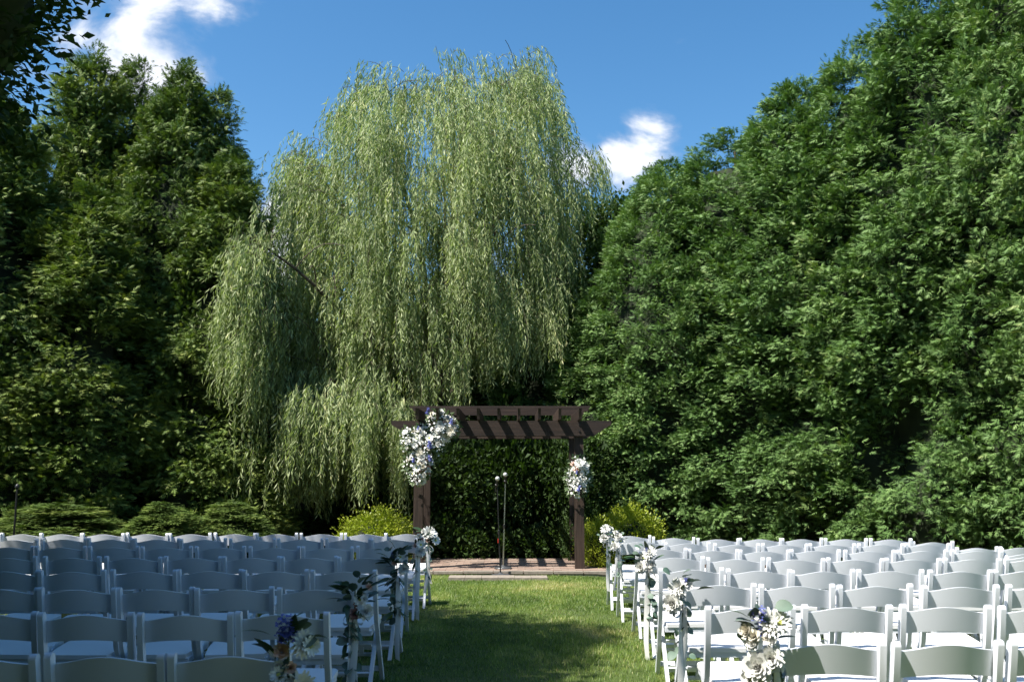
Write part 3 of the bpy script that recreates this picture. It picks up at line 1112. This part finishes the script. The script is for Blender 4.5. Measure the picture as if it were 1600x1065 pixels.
# ------------------------------------------------------------------ chairs
def build_chair_meshes():
    D = {}
    # long side rail: back post bending forward into the front leg
    cl = [(0.0, .790), (.035, .62), (.085, .45), (.20, .25), (.345, 0.0)]
    hw = .0185

    def rail_poly(cl, hw, roundtop=True):
        P = np.array(cl)
        T = np.gradient(P, axis=0)
        T /= np.linalg.norm(T, axis=1)[:, None]
        Nn = np.stack([-T[:, 1], T[:, 0]], -1)
        a = [tuple(p + n * hw) for p, n in zip(P, Nn)]
        b = [tuple(p - n * hw) for p, n in zip(P, Nn)]
        cap = []
        if roundtop:
            t0, n0, c0 = -T[0], Nn[0], P[0] + T[0] * hw
            a[0] = tuple(c0 + n0 * hw)
            b[0] = tuple(c0 - n0 * hw)
            for k in range(1, 6):
                w = PI * k / 6
                cap.append(tuple(c0 - n0 * hw * math.cos(w) + t0 * hw * math.sin(w)))
        return b[::-1] + cap + a
    q = rail_poly(cl, hw)
    q = [(y, max(z, 0)) for y, z in q]
    bm = bmesh.new()
    prism(bm, q, -.0135, .0135, 'x')
    D['side_rail'] = bm_mesh('side_rail', bm, M['chair'], bevel=.0035, seg=2)
    q = rail_poly([(.300, .415), (.20, .285), (.08, .115), (0.005, 0.0)], .019)
    q = [(y, max(z, 0)) for y, z in q]
    bm = bmesh.new()
    prism(bm, q, -.012, .012, 'x')
    D['rear_leg'] = bm_mesh('rear_leg', bm, M['chair'], bevel=.003, seg=2)
    # curved backrest with arched edges
    nx = 18
    bm = bmesh.new()
    ring = []
    for i in range(nx + 1):
        s = -1 + 2 * i / nx
        x = s * .199
        arch = (math.cos(s * PI) + 1) / 2 * .7 + (1 - s * s) * .3
        zt = .747 + .029 * arch
        zb = .640 + .018 * (1 - s * s)
        yb = .016 - .034 * (1 - s * s)
        th = .016
        sec = []
        nzz = 5
        for k in range(nzz + 1):
            z = zb + (zt - zb) * k / nzz
            lean = (.79 - z) * .19
            sec.append((x, yb + lean, z))
        for k in range(nzz, -1, -1):
            z = zb + (zt - zb) * k / nzz
            lean = (.79 - z) * .19
            sec.append((x, yb + lean + th, z))
        ring.append([bm.verts.new(c) for c in sec])
    ns = len(ring[0])
    for i in range(nx):
        for k in range(ns):
            bm.faces.new((ring[i][k], ring[i][(k + 1) % ns], ring[i + 1][(k + 1) % ns], ring[i + 1][k]))
    bm.faces.new(ring[0])
    bm.faces.new(ring[-1][::-1])
    D['backrest'] = bm_mesh('backrest', bm, M['chair'], bevel=.0042, seg=2)
    # seat pad, slightly narrower at the back, sloping to the rear
    bm = bmesh.new()
    prism(bm, [(-.170, .055), (.170, .055), (.190, .20), (.192, .405), (.170, .43), (-.170, .43), (-.192, .405), (-.190, .20)], -.011, .013, 'z')
    for v in bm.verts:
        v.co.z += .405 + (v.co.y - .24) * .085
    D['seat'] = bm_mesh('seat', bm, M['vinyl'], bevel=.009, seg=3)
    bm = bmesh.new()
    for (a, b, c, d) in ((-.184, -.160, .062, .42), (.160, .184, .062, .42), (-.1595, .1595, .062, .086), (-.1595, .1595, .396, .42)):
        box(bm, a, b, c, d, -.032, 0)
    for v in bm.verts:
        v.co.z += .393 + (v.co.y - .24) * .085
    D['seat_frame'] = bm_mesh('seat_frame', bm, M['chair'], bevel=.003, seg=1)
    # stretchers
    bm = bmesh.new()
    box(bm, -.171, .171, -.008, .008, -.017, .017)
    D['stretcher'] = bm_mesh('stretcher', bm, M['chair'], bevel=.003, seg=1)
    bm = bmesh.new()
    box(bm, -.199, .199, -.008, .008, -.017, .017)
    D['front_stretcher'] = bm_mesh('stretcher', bm, M['chair'], bevel=.003, seg=1)
    bm = bmesh.new()
    box(bm, -.171, .171, -.007, .007, .035, .058)
    box(bm, -.171, .171, -.007, .007, -.050, -.028)
    for x in (-.095, 0, .095):
        box(bm, x - .017, x + .017, -.0055, .0055, -.029, .036)
    D['rear_brace'] = bm_mesh('rear_brace', bm, M['chair'], bevel=.002, seg=1)
    bm = bmesh.new()
    bmesh.ops.create_cone(bm, segments=10, radius1=.008, radius2=.006, depth=.005, cap_ends=True, matrix=Matrix.Rotation(PI / 2, 4, 'Y'))
    D['bolt'] = bm_mesh('bolt', bm, M['chrome'])
    return D


CM = build_chair_meshes()


def make_chair():
    o = thing('folding_chair', 'white folding chair', 'chair')
    for s in (-1, 1):
        r = link('side_rail', CM['side_rail'], o, (s * .2125, 0, 0))
        link('bolt', CM['bolt'], r, (s * .0155, .24, .18))
        link('rear_leg', CM['rear_leg'], o, (s * .1855, 0, 0))
    link('backrest', CM['backrest'], o)
    link('seat', CM['seat'], o)
    link('seat_frame', CM['seat_frame'], o)
    link('stretcher', CM['front_stretcher'], o, (0, .302, .085), (-.5, 0, 0))
    link('stretcher', CM['stretcher'], o, (0, .065, .095), (.6, 0, 0))
    link('rear_brace', CM['rear_brace'], o, (0, .165, .235), (.6, 0, 0))
    return o


proto = make_chair()
used = [False]
ordn = ['nearest', 'second', 'third', 'fourth', 'fifth', 'sixth', 'seventh', 'farthest']
ordc = ['', 'second', 'third', 'fourth', 'fifth', 'sixth', 'seventh', 'eighth', 'ninth', 'tenth', 'eleventh']
ENDS = {}


def put_chair(side, row, k, u0, u1, Y, zoff=0):
    um = (u0 + u1) / 2
    V = at(um, 900, Y)
    vtop = None
    # lateral position measured at the height of the back
    tz = .70
    # solve depth scale for that height
    fy = math.cos(TH)
    depth = Y * math.cos(TH) + (tz - HC) * math.sin(TH)
    x = (um - CX) / F * depth
    z = float(gz(x, Y)) if side == 'R' else 0.0
    if used[0]:
        o = copy_tree(proto)
    else:
        o = proto
        used[0] = True
    o.location = (x, Y + random.gauss(0, .012), z)
    o.rotation_euler = (random.gauss(0, .008), random.gauss(0, .008), random.gauss(0, .035))
    shade = 'shaded' if side == 'L' else 'sunlit'
    sd = 'left' if side == 'L' else 'right'
    rw = ordn[row] + (' row' if row in (0, 7) else ' row from the camera')
    pos = 'at the aisle' if k == 0 else ordc[k] + ' seat from the aisle'
    o['label'] = f'{shade} white folding chair, {sd} block, {rw}, {pos}'
    o['category'] = 'chair'
    o['group'] = f'folding chairs in the {sd} block'
    if k == 0:
        ENDS[(side, row)] = o
    return o


LG = [[-130, 64, 260, 448], [-98, 56, 211, 365, 512], [-65, 58, 183, 304, 431, 556], [-45, 60, 172, 274, 379, 485, 592], [-35, 62, 160, 253, 346, 439, 530, 619],
      [-35, 52, 135, 220, 303, 388, 470, 554, 636], [-15, 59, 133, 205, 282, 358, 432, 505, 581, 653], [-65, 3, 63, 129, 192, 264, 332, 398, 467, 537, 604, 668]]
for r, gs in enumerate(LG):
    prs = list(zip(gs[:-1], gs[1:]))[::-1]
    for k, (a, b) in enumerate(prs):
        put_chair('L', r, k, a, b, ROWY[r])
RG = [[1205, 1392, 1574, 1760], [1100, 1250, 1401, 1556, 1710], [1062, 1185, 1309, 1435, 1567, 1692], [1030, 1135, 1236, 1341, 1448, 1553, 1657],
      [1010, 1104, 1197, 1289, 1380, 1472, 1567, 1660], [990, 1073, 1154, 1234, 1316, 1400, 1484, 1567, 1650], [965, 1038, 1112, 1187, 1261, 1338, 1413, 1489, 1565, 1641],
      [947, 1017, 1087, 1156, 1221, 1288, 1356, 1425, 1493, 1562, 1632]]
for r, gs in enumerate(RG):
    for k, (a, b) in enumerate(zip(gs[:-1], gs[1:])):
        put_chair('R', r, k, a, b, RY[r])


# ------------------------------------------------------------------ flowers
def petals(rings, m, eye=None, petal=None):
    """rings: (count, length, width, elevation, base radius, z)"""
    V, Fc = [], []
    for (n, ln, wd, el, r0, z0, tw) in rings:
        for k in range(n):
            a = 2 * PI * (k + tw) / n + random.gauss(0, .06)
            e = el + random.gauss(0, .08)
            c, s = math.cos(a), math.sin(a)
            b = len(V)
            for (q, w, lift) in ((0, .35, 0), (.5, 1, .0), (1, .3, .10)):
                rr = r0 + ln * q * math.cos(e)
                zz = z0 + ln * (q * math.sin(e) + lift * q) - (.12 * ln * (q - .5) ** 2)
                for sd in (-1, 1):
                    V.append((rr * c - sd * w * wd * s, rr * s + sd * w * wd * c, zz + .15 * wd * w))
            Fc += [(b, b + 1, b + 3, b + 2), (b + 2, b + 3, b + 5, b + 4)]
    return mesh_np('flower', V, Fc, m, smooth=True)


FM = {}
FM['mum'] = petals([(15, .050, .0088, .10, .006, 0, 0), (14, .045, .0085, .45, .005, .003, .5), (12, .036, .0055, .85, .004, .006, .2), (8, .024, .005, 1.2, .003, .008, 0)], M['petal_white'])
FM['mum_cream'] = petals([(15, .050, .0088, .10, .006, 0, 0), (14, .045, .0085, .45, .005, .003, .5), (12, .036, .0055, .85, .004, .006, .2), (8, .024, .005, 1.2, .003, .008, 0)], M['petal_cream'])
rose = [(6, .034, .016, .45, .004, 0, 0), (6, .032, .015, .80, .004, .003, .5), (5, .030, .013, 1.15, .004, .004, .2), (4, .028, .011, 1.35, .003, .005, 0), (3, .026, .009, 1.5, .001, .006, 0)]
for nm, mm in (('rose_white', 'petal_white'), ('rose_cream', 'petal_cream'), ('rose_peach', 'petal_peach'), ('rose_mauve', 'petal_mauve')):
    FM[nm] = petals(rose, M[mm])
FM['daisy'] = petals([(11, .036, .0085, .15, .008, 0, 0), (11, .033, .008, .35, .008, .002, .5)], M['petal_white'])
FM['peony'] = petals([(9, .048, .019, .15, .004, 0, 0), (9, .046, .018, .5, .004, .003, .5), (8, .042, .016, .85, .004, .006, .2), (7, .038, .014, 1.1, .003, .008, 0), (6, .034, .011, 1.35, .002, .009, .4), (4, .03, .009, 1.5, .001, .01, 0)], M['petal_white'])
bm = bmesh.new()
bmesh.ops.create_icosphere(bm, subdivisions=1, radius=.011)
for v in bm.verts:
    v.co.z = v.co.z * .5 + .006
FM['eye'] = bm_mesh('eye', bm, M['flower_eye'])


def delphinium():
    V, Fc = [], []
    g = random.Random(3)
    for k in range(16):
        z = k / 16 * .095
        a = k * 2.4
        cx_, cy_ = .016 * (1 - z * 4.5) * math.cos(a), .016 * (1 - z * 4.5) * math.sin(a)
        r = .018 * (1 - z * 5)
        for j in range(5):
            w = 2 * PI * j / 5
            b = len(V)
            V += [(cx_, cy_, z), (cx_ + r * math.cos(w), cy_ + r * math.sin(w), z + r * g.uniform(-.5, .5)), (cx_ + r * math.cos(w + 1.0), cy_ + r * math.sin(w + 1.0), z + r * g.uniform(-.5, .5))]
            Fc.append((b, b + 1, b + 2))
    return mesh_np('delphinium', V, Fc, M['petal_blue'])


FM['delphinium'] = delphinium()


def leafmesh(ln, wd, m, rnd=False):
    V, Fc = [], []
    n = 6
    for i in range(n + 1):
        q = i / n
        w = (math.sin(q * PI) ** (.5 if rnd else .8)) * wd / 2 * (1 if rnd else (1.25 - .5 * q))
        z = -.25 * ln * q * q
        V += [(-w, q * ln, z + w * .25), (0, q * ln, z), (w, q * ln, z + w * .25)]
    for i in range(n):
        a = i * 3
        Fc += [(a, a + 1, a + 4, a + 3), (a + 1, a + 2, a + 5, a + 4)]
    return mesh_np('leaf', V, Fc, m, smooth=True)


FM['euca'] = leafmesh(.045, .040, M['euca'], True)
FM['euca_pale'] = leafmesh(.050, .042, M['euca_pale'], True)
FM['long'] = leafmesh(.085, .024, M['darkleaf'])
FM['longbig'] = leafmesh(.12, .028, M['darkleaf'])


def ribbon_mesh(seed, ln, wd, drift):
    g = random.Random(seed)
    V, Fc = [], []
    n = 16
    p1, p2 = g.uniform(0, 6), g.uniform(0, 6)
    for i in range(n + 1):
        q = i / n
        yaw = .5 * math.sin(q * 3 + p1)
        cx_ = drift * q + .014 * math.sin(q * 5 + p1) * q
        cy_ = .012 * math.sin(q * 6 + p2) * q - .01
        z = -ln * q
        w = wd / 2 * (.45 + .55 * min(1, q * 4))
        cut = .5 * wd if i == n else 0
        for s in (-1, 0, 1):
            V.append((cx_ + s * w * math.cos(yaw), cy_ + s * w * math.sin(yaw) + (abs(s) * .004), z - cut * (.5 if s == 1 else 0) + (cut * .3 if s == -1 else 0)))
    for i in range(n):
        a = i * 3
        Fc += [(a, a + 1, a + 4, a + 3), (a + 1, a + 2, a + 5, a + 4)]
    return mesh_np('ribbon', V, Fc, M['ribbon'], smooth=True)


def loop_mesh(seed):
    V, Fc = [], []
    n = 14
    g = random.Random(seed)
    for i in range(n + 1):
        a = 2 * PI * i / n
        x = .045 * (1 - math.cos(a)) * .5 * 1.5
        z = .026 * math.sin(a) - x * .45
        for s in (-1, 1):
            V.append((x, s * .017 * (.35 + .65 * math.sin(a / 2)), z))
    for i in range(n):
        Fc.append((2 * i, 2 * i + 1, 2 * i + 3, 2 * i + 2))
    return mesh_np('ribbon', V, Fc, M['ribbon'], smooth=True)


RIB = [ribbon_mesh(1, .62, .040, .02), ribbon_mesh(2, .50, .034, -.03), ribbon_mesh(3, .40, .030, .05), ribbon_mesh(4, .70, .042, -.01)]
LOOP = loop_mesh(1)
NAMES = {'peony': 'peony', 'mum': 'chrysanthemum', 'mum_cream': 'chrysanthemum', 'rose_white': 'rose', 'rose_cream': 'rose', 'rose_peach': 'rose', 'rose_mauve': 'rose', 'daisy': 'daisy', 'delphinium': 'delphinium',
         'euca': 'eucalyptus_leaf', 'euca_pale': 'eucalyptus_leaf', 'long': 'leaf', 'longbig': 'leaf'}
LAB = {'rose_peach': 'peach rose', 'rose_mauve': 'dusty pink rose', 'delphinium': 'blue delphinium', 'mum': 'large white chrysanthemum', 'euca_pale': 'pale grey green eucalyptus leaf'}


def face(d, roll=0):
    """rotation turning local +Z to d"""
    return (Vector(d).to_track_quat('Z', 'Y') @ Matrix.Rotation(roll, 4, 'Z').to_quaternion()).to_euler()


def bloom(key, o, p, d, sc, roll=0):
    f = link(NAMES[key], FM[key], o, p, face(d, roll), sc)
    if key in LAB:
        f['label'] = LAB[key]
    if key == 'daisy':
        link('flower_centre', FM['eye'], f)
    return f


def leafobj(key, o, p, d, sc, g):
    e = Vector(d).to_track_quat('Y', 'Z') @ Matrix.Rotation(g.uniform(-1, 1), 4, 'Y').to_quaternion()
    return link(NAMES[key], FM[key], o, p, e.to_euler(), sc)


def aisle_bouquet(label, side, row, seed, flowers, garland=.3, ribs=(0, 1), hgt=.76, lean=0, nleaf=14, sc=1.0, dx=0):
    ch = ENDS[(side, row)]
    s = 1 if side == 'L' else -1
    g = random.Random(seed)
    base = ch.location + Vector((s * .232 + dx, -.030, hgt))
    o = thing('aisle_bouquet', label, 'flower bouquet', base, 0, 'flower bouquets on the aisle chairs')
    o.scale = (sc, sc, sc)
    for (key, x, z, sz) in flowers:
        d = Vector((x * 6 + s * .3, -1, .35 + z * 2 + g.uniform(-.2, .3)))
        yy = -.03 + g.uniform(-.012, .012)
        if key == 'delphinium':
            d = Vector((x * 4, -.3, 1))
        bloom(key, o, (x, yy, z), d, sz, g.uniform(0, 6))
    for i in range(nleaf):                       # foliage behind the flowers and trailing below
        a = i / nleaf
        if i < nleaf * .45:
            x, z = g.gauss(0, .05), g.uniform(-.05, .09)
            d = (x * 20 + g.gauss(0, .5), -.4, g.uniform(.2, 1.3))
            key = g.choice(('long', 'euca', 'long', 'euca_pale'))
        else:
            x, z = g.gauss(-s * .01, .02), -.06 - garland * g.random()
            d = (g.gauss(0, 1), -.5, g.uniform(-1.2, .1))
            key = g.choice(('euca', 'euca', 'euca_pale', 'long'))
        leafobj(key, o, (x, -.012 + g.uniform(-.02, .01), z), d, g.uniform(.9, 1.45), g)
    v, f = tube_np([(0, -.01, .06), (.004, -.016, -.10), (-s * .015, -.012, -.10 - garland * .5), (-s * .01, -.01, -.08 - garland)], [.002, .006, .004, .0015], 6)
    link('stem', mesh_np('stem', v, f, M['stem'], smooth=True), o)
    for k, ri in enumerate(ribs):
        link('ribbon', RIB[ri], o, (s * (.012 - .03 * k), -.035 - .008 * k, -.11), (g.uniform(-.03, .06), 0, g.uniform(-.5, .5)))
    for k in range(2):
        link('ribbon_loop', LOOP, o, (0, -.045, -.11), (g.uniform(-.3, .3), .3, PI / 2 * (1 if k else -1) - PI / 2 + g.uniform(-.3, .3)), 1.0)
    return o


aisle_bouquet('peach, white and blue flowers on the nearest left aisle chair', 'L', 0, 1,
              [('mum', .055, .005, 1.0), ('daisy', .085, .0, .9), ('rose_peach', -.022, -.022, .95), ('rose_peach', .012, -.078, .72), ('delphinium', -.012, .02, 1.1), ('delphinium', .010, .03, 1.0),
               ('daisy', -.025, -.10, .8), ('rose_white', -.03, -.075, .7), ('mum_cream', .05, -.145, 1.15), ('daisy', .0, -.18, .8), ('daisy', -.045, -.02, .5)],
              garland=.22, ribs=(3, 1), hgt=.825, nleaf=26)
aisle_bouquet('white and pink flowers with dark trailing leaves on third left aisle chair', 'L', 2, 2,
              [('rose_peach', .075, .035, .7), ('daisy', .03, -.03, 1.0), ('rose_white', .055, -.03, .7), ('peony', .06, -.10, 1.0), ('rose_mauve', -.0, -.11, 1.0), ('rose_mauve', .01, -.06, .6)],
              garland=.42, ribs=(3, 0), nleaf=72)
aisle_bouquet('small white bouquet with dense dark leaf garland on fifth left aisle chair', 'L', 4, 3,
              [('daisy', .03, .03, .9), ('rose_peach', -.02, -.02, .7), ('peony', .05, -.06, .95), ('rose_white', .01, .05, .7), ('delphinium', -.03, .02, .6)],
              garland=.40, ribs=(0,), nleaf=80)
aisle_bouquet('shaded white and mauve bouquet with long ribbons on seventh left aisle chair', 'L', 6, 4,
              [('peony', .02, -.10, 1.25), ('daisy', .03, -.03, 1.3), ('rose_mauve', .03, .02, .8), ('rose_peach', -.03, -.04, .8), ('rose_white', .01, .06, .9)],
              garland=.26, ribs=(3, 0), nleaf=22, sc=.9)
aisle_bouquet('sunlit white bouquet with short curled ribbon on farthest left aisle chair', 'L', 7, 5,
              [('mum', .0, .03, 1.5), ('daisy', .05, .02, 1.2), ('rose_peach', -.01, -.045, .8), ('daisy', .075, -.05, 1.3), ('rose_white', -.06, .05, .8)],
              garland=.36, ribs=(1, 2), nleaf=26, sc=.95)
aisle_bouquet('large white and cream bouquet with blue sprigs on nearest right aisle chair', 'R', 0, 6,
              [('mum', .010, .030, 1.15), ('daisy', .04, .035, 1.1), ('rose_cream', -.085, .0, .95), ('rose_cream', -.06, -.02, .9), ('rose_white', -.065, -.045, .9), ('delphinium', -.025, .04, .7), ('delphinium', -.062, .05, .45), ('rose_cream', -.01, -.02, .7),
               ('delphinium', -.035, -.01, .5), ('rose_white', .005, -.035, .6), ('peony', -.045, -.135, 1.3), ('peony', .0, -.105, 1.05), ('rose_white', -.075, -.17, 1.1)],
              garland=.1, ribs=(3, 0), hgt=.835, nleaf=22, dx=-.022)
aisle_bouquet('white bouquet with round eucalyptus leaves on third right aisle chair', 'R', 2, 7,
              [('mum', -.02, .0, 1.1), ('daisy', .03, .02, 1.0), ('peony', -.05, -.09, 1.25), ('delphinium', .02, .01, .6), ('rose_white', .0, -.05, .8)],
              garland=.36, ribs=(3, 1), hgt=.77, nleaf=24)
aisle_bouquet('white bouquet with pale eucalyptus garland on fifth right aisle chair', 'R', 4, 8,
              [('daisy', -.03, .0, 1.1), ('mum', .01, .04, 1.1), ('delphinium', -.01, .03, .6), ('rose_white', .03, -.05, 1.0), ('rose_white', .01, -.09, 1.0), ('peony', -.055, -.07, 1.0)],
              garland=.42, ribs=(3,), hgt=.78, nleaf=30)
aisle_bouquet('white bouquet with narrow ribbon tails on seventh right aisle chair', 'R', 6, 9,
              [('peony', .01, .03, 1.1), ('peony', -.03, -.09, 1.2), ('daisy', .04, -.02, 1.1), ('rose_white', -.02, .08, .9), ('delphinium', .0, .06, .5)],
              garland=.38, ribs=(1, 2), hgt=.80, nleaf=22, sc=.78)
aisle_bouquet('white bouquet with single long ribbon on farthest right aisle chair', 'R', 7, 10,
              [('mum', -.02, .06, 1.3), ('daisy', .04, .05, 1.2), ('peony', -.04, -.06, 1.3), ('rose_white', .04, -.02, 1.0), ('daisy', .07, -.10, .9)],
              garland=.36, ribs=(0,), hgt=.80, nleaf=22, sc=.8)


def arrangement(label, pts, n, seed, Y, blues, nleaves):
    """flowers filling an outline given as (u, v, radius px) discs on the pergola front"""
    g = random.Random(seed)
    c = at(*pts[0][:2], Y)
    o = thing('flower_arrangement', label, 'flower arrangement', c, 0, 'flower arrangements on the pergola')

    def pick(spread=1.0):
        tot = sum(p[2] ** 2 for p in pts)
        r = g.random() * tot
        for p in pts:
            r -= p[2] ** 2
            if r <= 0:
                break
        a, q = g.uniform(0, 2 * PI), math.sqrt(g.random()) * spread
        u, v = p[0] + p[2] * q * math.cos(a), p[1] + p[2] * q * math.sin(a)
        w = at(u, v, Y) - c
        w.y = -.16 * math.sqrt(max(0, 1 - (q / max(1, spread)) ** 2)) * (.5 + .5 * p[2] / 30) + g.uniform(-.02, .02)
        return w, (math.cos(a) * q, math.sin(a) * q)
    placed = []
    k = 0
    while len(placed) < n and k < 4000:
        k += 1
        w, (dx, dz) = pick(.95)
        if any((w - q).length < .058 for q in placed):
            continue
        placed.append(w)
        key = g.choices(('rose_white', 'mum', 'rose_cream', 'daisy', 'rose_peach', 'mum_cream'), (6, 2, 2, 2, .35, 1))[0]
        bloom(key, o, w, (dx * .8, -1, -dz * .7 + .4), g.choice((.7, .9, 1.1, 1.45)), g.uniform(0, 6))
    for (u, v, sz) in blues:
        w = at(u, v, Y) - c
        w.y = -.17
        bloom('delphinium', o, w, (g.uniform(-.4, .4), -.5, 1), sz)
    P, D, Nn, Sz = [], [], [], []
    for i in range(nleaves):
        w, (dx, dz) = pick(1.22)
        P.append((w.x, w.y * .6 + .01 + g.uniform(-.03, .03), w.z))
        D.append((dx * 1.2 + g.gauss(0, .5), -.5 + g.gauss(0, .4), -dz * 1.2 + g.gauss(0, .5)))
        Nn.append((g.gauss(0, .5), -1, .6 + g.gauss(0, .4)))
        Sz.append(g.uniform(.035, .075))
    V, Fc = scatter(np.array(P), np.array(D), np.array(Nn), Sz, np.array([(0, 0, 0), (.4, .24, .03), (1, 0, -.1), (.4, -.24, .03)]), np.array([(0, 1, 2), (0, 2, 3)]))
    tint = np.repeat(np.array([g.random() for _ in range(nleaves)]), 4)
    tag(link('foliage', mesh_np('foliage', V, Fc, M['spray_leaf'], tint), o), kind='stuff')
    # tiny white filler blossoms
    P, D, Nn, Sz = [], [], [], []
    for i in range(nleaves // 3):
        w, (dx, dz) = pick(1.2)
        P.append((w.x, w.y - .01 + g.uniform(-.03, .01), w.z))
        D.append((g.gauss(0, 1), g.gauss(0, .3), g.gauss(0, 1)))
        Nn.append((g.gauss(0, .4), -1, .5))
        Sz.append(g.uniform(.008, .018))
    V, Fc = scatter(np.array(P), np.array(D), np.array(Nn), Sz, np.array([(-1, -.6, 0), (.3, -1, 0), (1, .4, 0), (-.2, 1, 0)]), np.array([(0, 1, 2), (0, 2, 3)]))
    tag(link('filler_blossom', mesh_np('filler_blossom', V, Fc, M['petal_white']), o), kind='stuff')
    v, f = tube_np([at(pts[0][0] - 8, pts[0][1] - 20, Y) - c + Vector((0, .03, 0)), Vector((0, .02, 0)), at(pts[0][0], pts[0][1] + 30, Y) - c + Vector((0, .03, 0))], [.01, .03, .01], 8)
    link('stem', mesh_np('stem', v, f, M['stem'], smooth=True), o)


M['spray_leaf'] = leaf_mat('bouquet_leaf', [(0, (.05, .09, .03)), (.5, (.11, .17, .07)), (1, (.26, .33, .18))], .5, .25)
arrangement('large white and blue flower arrangement on the left pergola corner', [(665, 692, 26), (690, 668, 22), (648, 692, 18), (655, 725, 20), (705, 668, 12), (652, 745, 11), (640, 680, 12), (685, 655, 14)], 66, 21, 13.20,
            [(669, 648, 1.2), (673, 700, 1.2), (675, 720, 1.0), (706, 663, 1.0), (648, 722, .8), (655, 672, .7)], 1300)
arrangement('smaller oval white flower arrangement on the right pergola post', [(903, 743, 16), (903, 726, 13), (902, 762, 13), (912, 750, 10), (892, 745, 9)], 27, 22, 13.24,
            [(902, 766, 1.0), (900, 740, .6)], 420)
print('TRIS', sum(len(m.loops) - 2 * len(m.polygons) for m in bpy.data.meshes)); print('objects', len(bpy.data.objects))
